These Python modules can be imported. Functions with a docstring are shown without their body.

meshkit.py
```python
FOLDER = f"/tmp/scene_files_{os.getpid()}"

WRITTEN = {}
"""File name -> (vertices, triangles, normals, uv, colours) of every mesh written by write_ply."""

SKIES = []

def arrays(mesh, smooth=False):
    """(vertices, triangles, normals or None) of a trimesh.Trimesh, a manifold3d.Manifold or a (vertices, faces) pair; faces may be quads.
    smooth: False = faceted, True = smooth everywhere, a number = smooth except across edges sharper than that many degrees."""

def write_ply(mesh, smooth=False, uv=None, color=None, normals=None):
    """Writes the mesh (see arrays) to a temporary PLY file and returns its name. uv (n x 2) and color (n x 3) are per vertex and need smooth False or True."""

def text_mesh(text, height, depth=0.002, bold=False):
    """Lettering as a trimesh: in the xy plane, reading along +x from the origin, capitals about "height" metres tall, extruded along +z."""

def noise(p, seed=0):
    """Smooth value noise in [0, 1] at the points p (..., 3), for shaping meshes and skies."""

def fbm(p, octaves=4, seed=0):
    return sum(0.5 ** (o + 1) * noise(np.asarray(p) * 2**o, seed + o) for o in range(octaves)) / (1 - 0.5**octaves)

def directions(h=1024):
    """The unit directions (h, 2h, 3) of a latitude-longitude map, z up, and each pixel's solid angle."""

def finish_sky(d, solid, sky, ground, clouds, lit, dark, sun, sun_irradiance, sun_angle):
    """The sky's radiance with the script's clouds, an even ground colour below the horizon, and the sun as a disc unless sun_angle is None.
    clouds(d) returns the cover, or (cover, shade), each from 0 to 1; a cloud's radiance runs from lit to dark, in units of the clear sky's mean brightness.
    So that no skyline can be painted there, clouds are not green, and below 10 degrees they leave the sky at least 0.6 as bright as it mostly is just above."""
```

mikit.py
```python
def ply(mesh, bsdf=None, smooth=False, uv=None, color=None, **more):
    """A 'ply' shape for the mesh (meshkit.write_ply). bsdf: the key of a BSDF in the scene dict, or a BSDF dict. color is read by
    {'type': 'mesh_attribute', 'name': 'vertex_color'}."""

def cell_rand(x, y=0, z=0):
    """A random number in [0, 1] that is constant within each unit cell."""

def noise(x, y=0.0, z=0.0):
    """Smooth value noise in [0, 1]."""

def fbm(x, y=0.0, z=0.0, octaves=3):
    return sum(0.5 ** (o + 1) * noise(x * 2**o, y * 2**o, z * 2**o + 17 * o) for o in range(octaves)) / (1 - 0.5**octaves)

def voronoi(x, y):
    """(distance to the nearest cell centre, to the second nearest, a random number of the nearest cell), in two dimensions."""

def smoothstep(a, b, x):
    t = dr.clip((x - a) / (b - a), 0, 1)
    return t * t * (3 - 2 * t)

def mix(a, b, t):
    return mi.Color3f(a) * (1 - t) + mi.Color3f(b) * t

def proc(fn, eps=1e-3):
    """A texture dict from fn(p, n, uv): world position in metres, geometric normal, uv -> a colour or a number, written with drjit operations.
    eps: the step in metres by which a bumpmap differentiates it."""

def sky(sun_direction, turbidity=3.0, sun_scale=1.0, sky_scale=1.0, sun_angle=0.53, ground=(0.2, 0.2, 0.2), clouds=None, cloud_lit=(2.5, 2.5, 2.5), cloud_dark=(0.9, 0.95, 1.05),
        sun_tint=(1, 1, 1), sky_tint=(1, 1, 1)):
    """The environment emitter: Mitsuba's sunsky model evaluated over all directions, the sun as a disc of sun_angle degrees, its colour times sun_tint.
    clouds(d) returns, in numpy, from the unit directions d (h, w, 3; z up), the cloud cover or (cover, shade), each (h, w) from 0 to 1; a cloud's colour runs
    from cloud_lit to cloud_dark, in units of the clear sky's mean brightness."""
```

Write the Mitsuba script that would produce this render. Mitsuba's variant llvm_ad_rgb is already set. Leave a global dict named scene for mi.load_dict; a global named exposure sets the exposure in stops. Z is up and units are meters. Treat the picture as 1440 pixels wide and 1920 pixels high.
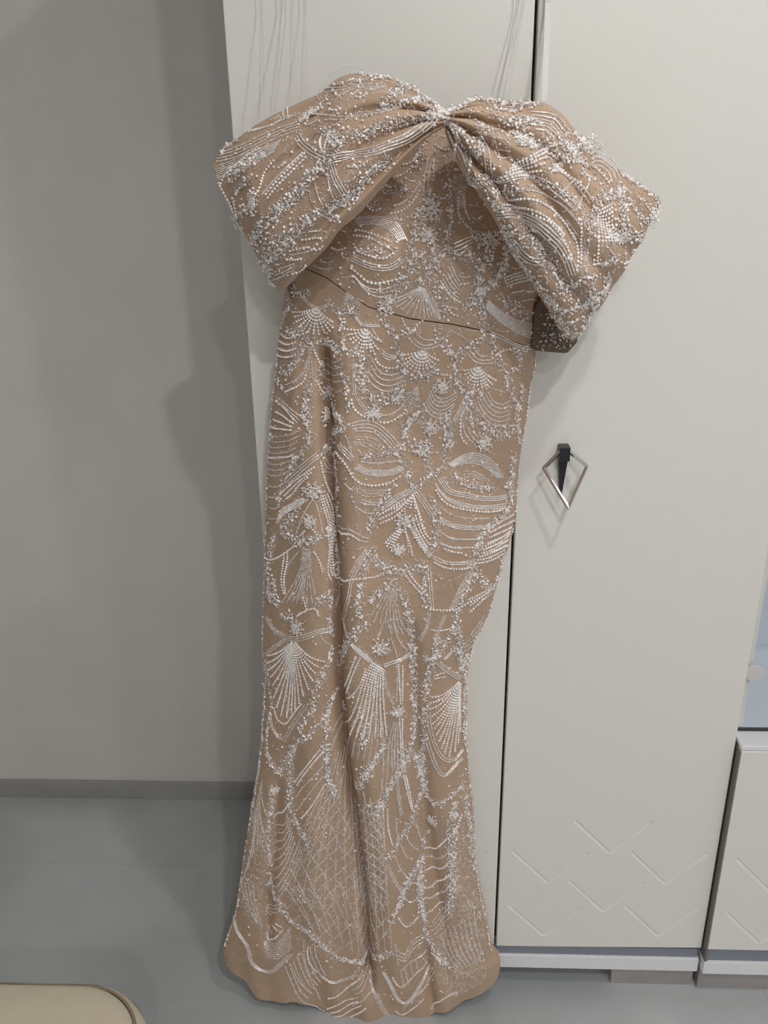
import math
import numpy as np
import trimesh
import manifold3d as m3
import mitsuba as mi
import drjit as dr
import mikit
from mikit import fbm, noise, cell_rand, smoothstep, mix
from scipy.interpolate import LinearNDInterpolator, interp1d

T = mi.ScalarTransform4f
scene, labels = {}, {}

# ---------------------------------------------------------------- camera, lamps, exposure
exposure = -0.62
CAM = np.array([-0.1495, -1.2116, 1.5005])
PITCH, YAW, ROLL, FOCAL = 0.3729, -0.0451, -0.0172, 1550.0      # focal length in pixels of the 1440 x 1920 frame
F = np.array([math.sin(YAW) * math.cos(PITCH), math.cos(YAW) * math.cos(PITCH), -math.sin(PITCH)])
R = np.array([math.cos(YAW), -math.sin(YAW), 0.0])
U = np.cross(R, F)
UP = -math.sin(ROLL) * R + math.cos(ROLL) * U
scene["camera"] = {"type": "perspective", "fov": 2 * math.degrees(math.atan(720 / FOCAL)), "fov_axis": "x", "near_clip": 0.05, "far_clip": 50.0,
                   "to_world": T().look_at(origin=CAM.tolist(), target=(CAM + F).tolist(), up=UP.tolist())}
CEILING_Z = 2.65
LAMPS = [(0.42, -0.76, 12.5), (0.32, -1.64, 22.0), (0.32, -2.62, 20.0), (1.55, -2.3, 14.0), (1.55, -3.4, 14.0), (0.30, -3.7, 14.0)]   # x, y, power of the recessed ceiling lamps

# ---------------------------------------------------------------- helpers
def srgb(r, g, b):
    return [((c / 255 + 0.055) / 1.055) ** 2.4 if c > 10 else c / 255 / 12.92 for c in (r, g, b)]

def mat(name, color, rough=0.5, **kw):
    col = color if isinstance(color, dict) else {"type": "rgb", "value": list(color)}
    scene[name] = {"type": "twosided", "bsdf": {"type": "principled", "base_color": col, "roughness": rough, **kw}}
    return name

def put(key, mesh, bsdf, smooth=False, kind=None, label=None, category=None, group=None, **kw):
    scene[key] = mikit.ply(mesh, bsdf, smooth=smooth, **kw)
    tag(key, kind, label, category, group)
    return key

def tag(key, kind=None, label=None, category=None, group=None):
    d = {k: v for k, v in (("kind", kind), ("label", label), ("category", category), ("group", group)) if v}
    if d:
        labels.setdefault(key, {}).update(d)

COUNT = {}
def numbered(key):
    n = COUNT.get(key, 0)
    COUNT[key] = n + 1
    return key if n == 0 else f"{key}_{n:03d}"

def box(x0, x1, y0, y1, z0, z1, bevel=0.0):
    """A box, its edges rounded off by bevel."""
    if bevel <= 0:
        b = trimesh.creation.box(extents=(x1 - x0, y1 - y0, z1 - z0))
        b.apply_translation(((x0 + x1) / 2, (y0 + y1) / 2, (z0 + z1) / 2))
        return b
    pts = [(x, y, z) for x in (x0 + bevel, x1 - bevel) for y in (y0 + bevel, y1 - bevel) for z in (z0 + bevel, z1 - bevel)]
    d = bevel * 0.7071
    q = [(p[0] + a * s, p[1] + b * t, p[2] + c * u) for p in pts for s, t, u in [(np.sign(p[0] - (x0 + x1) / 2), np.sign(p[1] - (y0 + y1) / 2), np.sign(p[2] - (z0 + z1) / 2))]
         for a, b, c in ((bevel, 0, 0), (0, bevel, 0), (0, 0, bevel), (d, d, 0), (d, 0, d), (0, d, d))]
    return m3.Manifold.hull_points(np.array(q))

def tri(man):
    m = man.to_mesh()
    return trimesh.Trimesh(m.vert_properties[:, :3], m.tri_verts, process=False)

def tube(path, r, n=8):
    """A closed round tube along the points of path."""
    p = np.asarray(path, float)
    t = np.gradient(p, axis=0)
    t /= np.linalg.norm(t, axis=1, keepdims=True)
    ref = np.array([0.0, 1, 0]) if abs(t[0][1]) < 0.9 else np.array([1.0, 0, 0])
    a = np.cross(t, ref)
    a /= np.linalg.norm(a, axis=1, keepdims=True)
    b = np.cross(t, a)
    ang = np.linspace(0, 2 * np.pi, n, endpoint=False)
    ring = p[:, None] + r * (np.cos(ang)[None, :, None] * a[:, None] + np.sin(ang)[None, :, None] * b[:, None])
    v = ring.reshape(-1, 3)
    i, j = np.meshgrid(np.arange(len(p) - 1), np.arange(n), indexing="ij")
    q = np.stack([i * n + j, i * n + (j + 1) % n, (i + 1) * n + (j + 1) % n, (i + 1) * n + j], -1).reshape(-1, 4)
    f = np.vstack([q[:, [0, 1, 2]], q[:, [0, 2, 3]]])
    cap = [[0, k + 1, k] for k in range(1, n - 1)] + [[(len(p) - 1) * n, (len(p) - 1) * n + k, (len(p) - 1) * n + k + 1] for k in range(1, n - 1)]
    return trimesh.Trimesh(v, np.vstack([f, cap]), process=False)

def sheet(P, close=False):
    """A quad grid of points (n, m, 3) as a mesh; close joins the last column to the first."""
    n, m = P.shape[:2]
    i, j = np.meshgrid(np.arange(n - 1), np.arange(m if close else m - 1), indexing="ij")
    k = (j + 1) % m
    q = np.stack([i * m + j, i * m + k, (i + 1) * m + k, (i + 1) * m + j], -1).reshape(-1, 4)
    return trimesh.Trimesh(P.reshape(-1, 3), np.vstack([q[:, [0, 1, 2]], q[:, [0, 2, 3]]]), process=False)

# ---------------------------------------------------------------- materials
def floor_color(p, n, uv):
    cloud = fbm(p.x * 3.1 + 7, p.y * 3.1, 0.3, 4)
    vein = smoothstep(0.46, 0.5, fbm(p.x * 2.2 + 3, p.y * 4.7, 2.0, 4)) * (1 - smoothstep(0.5, 0.55, fbm(p.x * 2.2 + 3, p.y * 4.7, 2.0, 4)))
    c = mix((0.36, 0.375, 0.385), (0.46, 0.475, 0.485), smoothstep(0.3, 0.7, cloud))
    return mix(c, (0.45, 0.455, 0.455), 0.14 * vein)

mat("tile_material", mikit.proc(floor_color), 0.3, specular=0.5)
mat("grout_material", (0.41, 0.41, 0.40), 0.9)
mat("wall_material", mikit.proc(lambda p, n, uv: mix((0.615, 0.60, 0.585), (0.65, 0.635, 0.62), fbm(p.x * 9, p.z * 9, 0.0, 3))), 0.75)
mat("room_paint", (0.57, 0.56, 0.545), 0.8)
mat("ceiling_paint", (0.75, 0.74, 0.72), 0.85)
mat("baseboard_material", mikit.proc(lambda p, n, uv: mix((0.27, 0.265, 0.26), (0.37, 0.365, 0.355), fbm(p.x * 5, p.z * 14 + 2, 0.0, 4))), 0.45)
mat("door_lacquer", (0.72, 0.71, 0.675), 0.34, specular=0.4, clearcoat=0.25, clearcoat_gloss=0.8)
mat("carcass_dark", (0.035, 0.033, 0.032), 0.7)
mat("carcass_light", (0.66, 0.65, 0.62), 0.5)
mat("recess_blue_grey", (0.20, 0.215, 0.26), 0.55)
mat("plinth_white", (0.72, 0.72, 0.75), 0.35)
mat("foot_stone", mikit.proc(lambda p, n, uv: mix((0.27, 0.25, 0.25), (0.36, 0.34, 0.34), fbm(p.x * 18, p.z * 30, p.y * 9, 3))), 0.5)
mat("black_metal", (0.012, 0.012, 0.016), 0.42)
mat("chrome", (0.80, 0.80, 0.82), 0.2, metallic=1.0)
mat("back_panel_blue", (0.58, 0.645, 0.71), 0.35)
mat("edge_brown", (0.16, 0.15, 0.135), 0.6)
mat("knob_white", (0.60, 0.575, 0.585), 0.4)
mat("leatherette", mikit.proc(lambda p, n, uv: mix((0.55, 0.49, 0.375), (0.62, 0.555, 0.435), fbm(p.x * 40, p.y * 40, p.z * 40, 3))), 0.5)
mat("piping_brown", (0.24, 0.19, 0.13), 0.6)
mat("lamp_trim", (0.8, 0.8, 0.8), 0.4)
mat("strap_film", (0.72, 0.72, 0.70), 0.12, specular=0.9, clearcoat=1.0, clearcoat_gloss=0.95)
scene["pane_glass"] = {"type": "thindielectric", "int_ior": 1.5}
def fabric_color(p, n, uv):
    w = fbm(p.x * 260, p.y * 260, p.z * 260, 2)
    return mix((0.375, 0.262, 0.184), (0.47, 0.338, 0.24), w * 0.6 + 0.4 * fbm(p.x * 17, p.y * 17, p.z * 17, 3))
mat("nude_tulle", mikit.proc(fabric_color), 0.7, sheen=0.35, sheen_tint=0.5)
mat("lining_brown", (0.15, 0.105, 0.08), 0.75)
BEAD = mikit.proc(lambda p, n, uv: mi.Color3f(uv.x, uv.x * (0.91 + 0.05 * uv.x), uv.x * (0.83 + 0.11 * uv.x)))        # every bead has its own tone
mat("pearl", BEAD, 0.24, specular=0.6, clearcoat=0.6, clearcoat_gloss=0.95)
mat("crystal", BEAD, 0.3, metallic=0.4, specular=0.9)
mat("rhinestone", BEAD, 0.34, metallic=0.9)
mat("bugle", BEAD, 0.3, metallic=0.35, specular=0.7)
mat("clear_strap", (0.62, 0.61, 0.58), 0.22, specular=0.7)

# ---------------------------------------------------------------- the room
XL, XR, YF, YB = -2.2, 2.2, -4.4, 0.541
TILE, JOINT = 0.60, 0.0017
JX, JY = -0.664, 0.302                                            # where two floor joints cross
ix = range(math.floor((XL - JX) / TILE), math.ceil((XR - JX) / TILE))
iy = range(math.floor((YF - JY) / TILE), math.ceil((YB - JY) / TILE))
put("floor", box(XL, XR, YF, YB, -0.06, -0.0005), "grout_material", kind="structure", label="grey polished stone tile floor with thin pale joints")
for a in ix:
    for b in iy:
        x0, x1 = max(XL, JX + a * TILE + JOINT / 2), min(XR, JX + (a + 1) * TILE - JOINT / 2)
        y0, y1 = max(YF, JY + b * TILE + JOINT / 2), min(YB, JY + (b + 1) * TILE - JOINT / 2)
        if x1 - x0 > 0.01 and y1 - y0 > 0.01:
            put(numbered("floor__tile"), box(x0, x1, y0, y1, -0.02, 0.0), "tile_material")
put("wall_back", box(XL, XR, YB, YB + 0.1, -0.06, CEILING_Z), "wall_material", kind="structure", label="plain grey painted wall behind the wardrobe")
put("wall_left", box(XL - 0.1, XL, YF, YB, -0.06, CEILING_Z), "room_paint", kind="structure", label="plain painted side wall outside the frame")
put("wall_right", box(XR, XR + 0.1, YF, YB, -0.06, CEILING_Z), "room_paint", kind="structure", label="plain painted side wall beyond the cabinets")
put("wall_front", box(XL, XR, YF - 0.1, YF, -0.06, CEILING_Z), "room_paint", kind="structure", label="plain painted wall behind the viewer")
put("ceiling", box(XL, XR, YF, YB, CEILING_Z, CEILING_Z + 0.1), "ceiling_paint", kind="structure", label="white ceiling with recessed lamps")
put("baseboard_back", box(XL, -0.385, YB - 0.011, YB - 0.0005, 0.0, 0.0515, 0.0012), "baseboard_material", kind="structure", label="dark grey stone skirting along the grey wall")
for x, y, w in LAMPS:
    key = numbered("ceiling_lamp")
    tag(key, label="round recessed ceiling lamp with a white rim", category="ceiling lamp", group="recessed ceiling lamps")
    ring = trimesh.creation.revolve(np.array([[0.036, -0.004], [0.050, -0.004], [0.052, 0.0], [0.036, 0.0], [0.036, -0.004]]), sections=40)
    ring.apply_translation((x, y, CEILING_Z))
    put(key + "__rim", ring, "lamp_trim")
    a = np.linspace(0, 2 * np.pi, 24, endpoint=False)
    v = np.vstack([[x, y, CEILING_Z - 0.002]] + [[x + 0.034 * math.cos(t), y + 0.034 * math.sin(t), CEILING_Z - 0.002] for t in a])
    f = np.array([[0, (k + 1) % 24 + 1, k + 1] for k in range(24)])
    rad = w / (math.pi * math.pi * 0.034 ** 2)
    put(key + "__diffuser", trimesh.Trimesh(v, f, process=False), "lamp_trim", emitter={"type": "area", "radiance": {"type": "rgb", "value": [rad, rad * 0.99, rad * 0.97]}})

# ---------------------------------------------------------------- wardrobe
DOOR_T, DOOR_Z0, TOP_Z = 0.018, 0.111, 2.12
def chevron(cx, cz, hw, h, y):
    """A V-shaped groove tool: tip at (cx, cz), arms rising by h over hw; the cut is deepest along its middle."""
    out = []
    for s in (-1, 1):
        for (xa, za), (xb, zb) in [((cx, cz), (cx + s * hw, cz + h))]:
            d = np.array([xb - xa, 0, zb - za]); d /= np.linalg.norm(d)
            n = np.array([-d[2], 0, d[0]])
            w, dep = 0.0045, 0.0028
            pts = []
            for P in ((xa, za), (xb, zb)):
                c = np.array([P[0], y, P[1]])
                pts += [c + n * w + [0, -0.001, 0], c - n * w + [0, -0.001, 0], c + n * w * 0.35 + [0, dep, 0], c - n * w * 0.35 + [0, dep, 0]]
            out.append(m3.Manifold.hull_points(np.array(pts)))
    return out
def carved(x0, x1, z0, z1, y, tips, t=DOOR_T, drop=0.0):
    d = box(x0, x1, y, y + t, z0, z1, 0.0016)
    if drop:                                                      # the door hangs a little askew: its lower edge rises towards x1
        d -= m3.Manifold.hull_points(np.array([(x, yy, z) for yy in (y - 0.01, y + t + 0.01) for x, z in ((x0 - 0.01, z0 - 0.02), (x1 + 0.01, z0 - 0.02), (x1 + 0.01, z0 + drop), (x0 - 0.01, z0))]))
    for cx, cz in tips:
        for c in chevron(cx, cz, 0.0705, 0.0755, y):
            d -= c
    return tri(d)
tag("wardrobe", label="tall cream lacquered two-door wardrobe with chevron grooves near its base", category="wardrobe")
carc = trimesh.util.concatenate([box(-0.4, -0.384, 0.0195, 0.53, 0.097, TOP_Z), box(0.384, 0.4, 0.0195, 0.53, 0.097, TOP_Z), box(-0.384, 0.384, 0.0195, 0.53, TOP_Z - 0.018, TOP_Z),
                                 box(-0.384, 0.384, 0.514, 0.53, 0.097, TOP_Z - 0.018), box(-0.384, 0.384, 0.0195, 0.514, 0.097, 0.113)])
put("wardrobe__body", carc, "carcass_light")
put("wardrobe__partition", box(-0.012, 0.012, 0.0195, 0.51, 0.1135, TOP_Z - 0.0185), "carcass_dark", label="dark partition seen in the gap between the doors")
right_tips = [(0.204, 0.346), (0.0945, 0.272), (0.3125, 0.275), (0.204, 0.2025), (0.0940, 0.1375), (0.3135, 0.1425)]
put("wardrobe__door", carved(-0.3995, -0.0024, DOOR_Z0, TOP_Z, 0.0, [(-x, z) for x, z in right_tips]), "door_lacquer")
put("wardrobe__door_001", carved(0.0024, 0.3995, 0.1078, TOP_Z, 0.0, right_tips, drop=0.007), "door_lacquer", label="cream door carrying the black and chrome handle")
put("wardrobe__recess", box(-0.395, 0.395, 0.0035, 0.0175, 0.0860, 0.1068), "recess_blue_grey", label="blue-grey strip under the doors")
put("wardrobe__plinth", box(-0.4, 0.3985, -0.0015, 0.035, 0.0525, 0.0855, 0.0015), "plinth_white", label="white strip along the bottom of the wardrobe")
for x0, x1, y in ((0.236, 0.397, 0.0118), (-0.397, -0.236, 0.0118), (0.236, 0.397, 0.40), (-0.397, -0.236, 0.40)):
    put(numbered("wardrobe__foot"), box(x0, x1, y, y + 0.09, 0.0, 0.0965 if y > 0.1 else 0.0523, 0.0012), "foot_stone", label="short grey block foot")
# handle: black block with a tapering tongue, chrome kite ring hung from it
hx, hz = 0.0690, 1.131
blk = tri(box(hx - 0.0078, hx + 0.0078, -0.021, 0.0, hz - 0.0165, hz + 0.0062, 0.0012))
ton = m3.Manifold.hull_points(np.array([(hx + s * w, y, z) for s in (-1, 1) for w, y, z in ((0.0072, -0.0012, hz - 0.012), (0.0072, -0.011, hz - 0.012), (0.0012, -0.0012, hz - 0.0765), (0.0012, -0.0065, hz - 0.0765))]))
put("wardrobe__door_001__handle_bracket", trimesh.util.concatenate([blk, tri(ton)]), "black_metal", label="black handle block with a tapering tongue")
K = np.array([(hx, -0.0165, hz + 0.006), (hx + 0.0325, -0.0275, hz - 0.0215), (hx + 0.0078, -0.036, hz - 0.0845), (hx - 0.0315, -0.0275, hz - 0.0235)])
def bar(a, b, w=0.0030, d=0.0036):
    """A straight bar of square section turned on edge, mitred by its round ends."""
    a, b = np.asarray(a), np.asarray(b)
    t = (b - a) / np.linalg.norm(b - a)
    n = np.cross(t, [0, 1, 0]); n /= np.linalg.norm(n)
    o = np.cross(n, t)
    return m3.Manifold.hull_points(np.array([p + s * v for p, e in ((a, -0.6), (b, 0.6)) for v in (n * w, o * d) for s in (-1, 1)] + [a - t * w, b + t * w]))
ring = m3.Manifold()
for k in range(4):
    a, b = K[k], K[(k + 1) % 4]
    if k in (0, 3):                                               # the two upper bars end in the block's sides
        other = b if k == 0 else a
        end = np.array([hx + (0.0074 if k == 0 else -0.0074), -0.0165, hz - 0.002])
        ring += bar(end, other)
    else:
        ring += bar(a, b)
ring += bar((hx - 0.009, -0.0165, hz - 0.002), (hx + 0.009, -0.0165, hz - 0.002), 0.0018, 0.0018)
put("wardrobe__door_001__handle_ring", tri(ring), "chrome", label="chrome kite-shaped pull ring")

# ---------------------------------------------------------------- display cabinet beside the wardrobe
CX0, CX1, LY = 0.4035, 0.86, -0.0165
tag("display_cabinet", label="cream cabinet with a carved lower door and a glass front above its ledge", category="cabinet")
put("display_cabinet__body", trimesh.util.concatenate([box(CX0, CX0 + 0.016, 0.03, 0.53, 0.097, TOP_Z), box(CX1 - 0.016, CX1, 0.03, 0.53, 0.097, TOP_Z), box(CX0 + 0.016, CX1 - 0.016, 0.03, 0.53, TOP_Z - 0.018, TOP_Z),
    box(CX0 + 0.016, CX1 - 0.016, 0.33, 0.53, 0.097, TOP_Z - 0.018), box(CX0 + 0.016, CX1 - 0.016, 0.004, 0.33, 0.097, 0.113)]), "carcass_light")
put("display_cabinet__side_edge", box(CX0 - 0.001, CX0 + 0.004, LY + 0.001, 0.03, 0.097, 0.588), "edge_brown", label="dark brown edge beside the wardrobe door")
low_tips = [(0.4985, 0.278), (0.4985, 0.148), (0.6075, 0.352), (0.717, 0.278), (0.717, 0.148), (0.6075, 0.205)]
put("display_cabinet__door", carved(CX0 + 0.001, CX1, 0.129, 0.590, LY, low_tips), "door_lacquer", label="cream lower door with chevron grooves")
put("display_cabinet__ledge", box(CX0, CX1, LY + 0.0005, 0.032, 0.5905, 0.601, 0.0025), "plinth_white", label="white ledge under the glass")
put("display_cabinet__back_panel", box(CX0 + 0.016, CX1 - 0.016, 0.322, 0.33, 0.602, TOP_Z - 0.02), "back_panel_blue", label="pale blue back panel behind the glass")
put("display_cabinet__niche_floor", box(CX0 + 0.017, CX1 - 0.017, 0.034, 0.3215, 0.584, 0.602), "back_panel_blue", label="pale blue floor of the glazed niche")
for z in (1.05, 1.42, 1.78):
    put(numbered("display_cabinet__shelf"), box(CX0 + 0.017, CX1 - 0.017, 0.07, 0.32, z, z + 0.008), "back_panel_blue", label="pale shelf behind the glass")
put("display_cabinet__glass_door", box(CX0 + 0.001, CX1 - 0.001, 0.026, 0.0261, 0.607, TOP_Z - 0.001), "pane_glass", label="clear glass door pane")
put("display_cabinet__glass_seal", box(CX0 + 0.001, CX1 - 0.001, 0.0255, 0.030, 0.6022, 0.6068), "carcass_dark", label="dark seal under the glass")
kn = trimesh.creation.revolve(np.array([[0.0, 0.0], [0.006, 0.0], [0.006, 0.004], [0.0155, 0.0042], [0.0158, 0.0056], [0.0152, 0.0068], [0.0, 0.0074]]), sections=48)
kn.apply_transform(trimesh.transformations.rotation_matrix(math.pi / 2, [1, 0, 0]))
kn.apply_translation((0.4195, 0.0258, 0.7235))
put("display_cabinet__glass_door__knob", kn, "knob_white", smooth=30, label="round white knob on the glass")
put("display_cabinet__recess", box(CX0 + 0.001, CX1, LY + 0.005, LY + 0.0175, 0.0965, 0.127), "recess_blue_grey")
put("display_cabinet__plinth", box(CX0 - 0.0015, CX1, LY, 0.03, 0.0645, 0.0960, 0.0015), "plinth_white", label="white strip along the bottom of the cabinet")
for x0, x1, y in ((0.4055, 0.57, 0.0062), (0.72, 0.855, 0.0062), (0.4055, 0.57, 0.4), (0.72, 0.855, 0.4)):
    put(numbered("display_cabinet__foot"), box(x0, x1, y, y + 0.09, 0.0, 0.0643 if y < 0.1 else 0.0968, 0.0012), "foot_stone", label="short grey block foot")

# ---------------------------------------------------------------- pouf
tag("pouf", label="beige leatherette pouf with rounded corners and a piped top seam", category="pouf")
def rounded_rect(x0, x1, y0, y1, r, n=14):
    pts = []
    for cx, cy, a0 in ((x1 - r, y1 - r, 0), (x0 + r, y1 - r, 90), (x0 + r, y0 + r, 180), (x1 - r, y0 + r, 270)):
        pts += [(cx + r * math.cos(math.radians(a0 + 90 * k / n)), cy + r * math.sin(math.radians(a0 + 90 * k / n))) for k in range(n + 1)]
    return np.array(pts)
px0, px1, py0, py1 = -1.02, -0.527, -0.83, -0.330
rings = []
for z, off in ((0.05, 0.012), (0.06, 0.004), (0.2, 0.0), (0.36, 0.0), (0.385, -0.001), (0.398, 0.005), (0.405, 0.012)):
    p = rounded_rect(px0 + off, px1 - off, py0 + off, py1 - off, 0.115 - off)
    rings.append(np.column_stack([p, np.full(len(p), z)]))
put("pouf__side", sheet(np.array(rings), close=True), "leatherette", smooth=40)
rings = []
for z, off in ((0.402, 0.014), (0.409, 0.017), (0.414, 0.026), (0.4185, 0.05), (0.421, 0.09), (0.4225, 0.13)):
    p = rounded_rect(px0 + off, px1 - off, py0 + off, py1 - off, max(0.115 - off * 0.7, 0.02))
    rings.append(np.column_stack([p, np.full(len(p), z)]))
top = np.array(rings)
tm = sheet(top, close=True)
c = trimesh.Trimesh(np.vstack([top[-1], [[(px0 + px1) / 2, (py0 + py1) / 2, 0.4235]]]), [[k, (k + 1) % len(top[-1]), len(top[-1])] for k in range(len(top[-1]))], process=False)
put("pouf__seat", trimesh.util.concatenate([tm, c]), "leatherette", smooth=50)
p = rounded_rect(px0 + 0.0145, px1 - 0.0145, py0 + 0.0145, py1 - 0.0145, 0.1)
p = np.vstack([p, p[:1]])
put("pouf__piping", tube(np.column_stack([p, np.full(len(p), 0.4065)]), 0.0021, 8), "piping_brown", smooth=40, label="thin dark piping round the seat")
put("pouf__base", box(px0 + 0.075, px1 - 0.075, py0 + 0.075, py1 - 0.075, 0.0, 0.06), "carcass_dark", label="dark recessed base")

# ---------------------------------------------------------------- the gown: baked outline data, millimetres
SIDE_LEFT = [[-288, 1585], [-308, 1537], [-320, 1471], [-330, 1402], [-335, 1370], [-344, 1330], [-350, 1292], [-356, 1254], [-364, 1214], [-369, 1174], [-374, 1133], [-379, 1090], [-385, 1032], [-395, 926], [-407, 772], [-404, 754], [-414, 685], [-423, 606], [-434, 540], [-455, 445], [-472, 364], [-483, 305], [-502, 215], [-527, 142], [-534, 113], [-531, 96]]
SIDE_RIGHT = [[5, 1579], [9, 1532], [12, 1466], [15, 1398], [15, 1355], [16, 1311], [16, 1266], [11, 1235], [9, 1204], [6, 1172], [1, 1131], [-1, 1089], [-2, 1042], [-6, 1008], [-19, 952], [-30, 901], [-42, 856], [-57, 822], [-67, 775], [-69, 715], [-68, 650], [-63, 571], [-50, 444], [-47, 373], [-38, 300], [-19, 200], [-8, 131], [8, 106]]
HEM = [[-535, 104], [-525, 84], [-491, 60], [-466, 29], [-426, 26], [-394, 36], [-370, 23], [-342, 10], [-317, -4], [-280, -13], [-239, -14], [-174, -12], [-136, -3], [-114, 12], [-99, 17], [-53, 26], [-20, 47], [2, 68], [11, 98]]
SEAM = [[-342, 1412], [-308, 1407], [-270, 1394], [-215, 1358], [-160, 1342], [-105, 1334], [-58, 1323], [7, 1292], [34, 1279]]
DEPTH_Z = [0.0, 0.12, 0.3, 0.55, 0.8, 0.95, 1.1, 1.22, 1.32, 1.42, 1.5, 1.6]
DEPTH = [0.046, 0.045, 0.05, 0.062, 0.085, 0.1, 0.09, 0.076, 0.086, 0.084, 0.06, 0.025]
BUST = [[-0.203, 1.428, 0.055, 0.028], [-0.055, 1.394, 0.055, 0.022], [-0.126, 1.459, 0.03, -0.012]]
FOLDS = [[[[-275, 1308], [-275, 1226], [-274, 1148], [-271, 1057], [-269, 953], [-273, 793], [-271, 639], [-258, 472], [-248, 289], [-245, 74]], 0.0085, -0.036], [[[-244, 1307], [-244, 1187], [-241, 1057], [-243, 793], [-234, 640], [-215, 461], [-199, 226], [-191, 48]], 0.02, 0.012], [[[-305, 1264], [-303, 1148], [-305, 1023], [-315, 793], [-330, 584], [-336, 350], [-345, 155]], 0.026, 0.012], [[[-162, 889], [-158, 744], [-145, 587], [-131, 416], [-106, 228], [-100, 93]], 0.012, -0.014], [[[-121, 843], [-110, 641], [-90, 416], [-58, 230]], 0.018, 0.008], [[[-391, 550], [-407, 410], [-427, 285], [-436, 152]], 0.01, -0.014], [[[-325, 1351], [-327, 1264], [-337, 1148]], 0.012, 0.006], [[[-135, 188], [-130, 92], [-123, 21]], 0.008, -0.012]]
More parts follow.
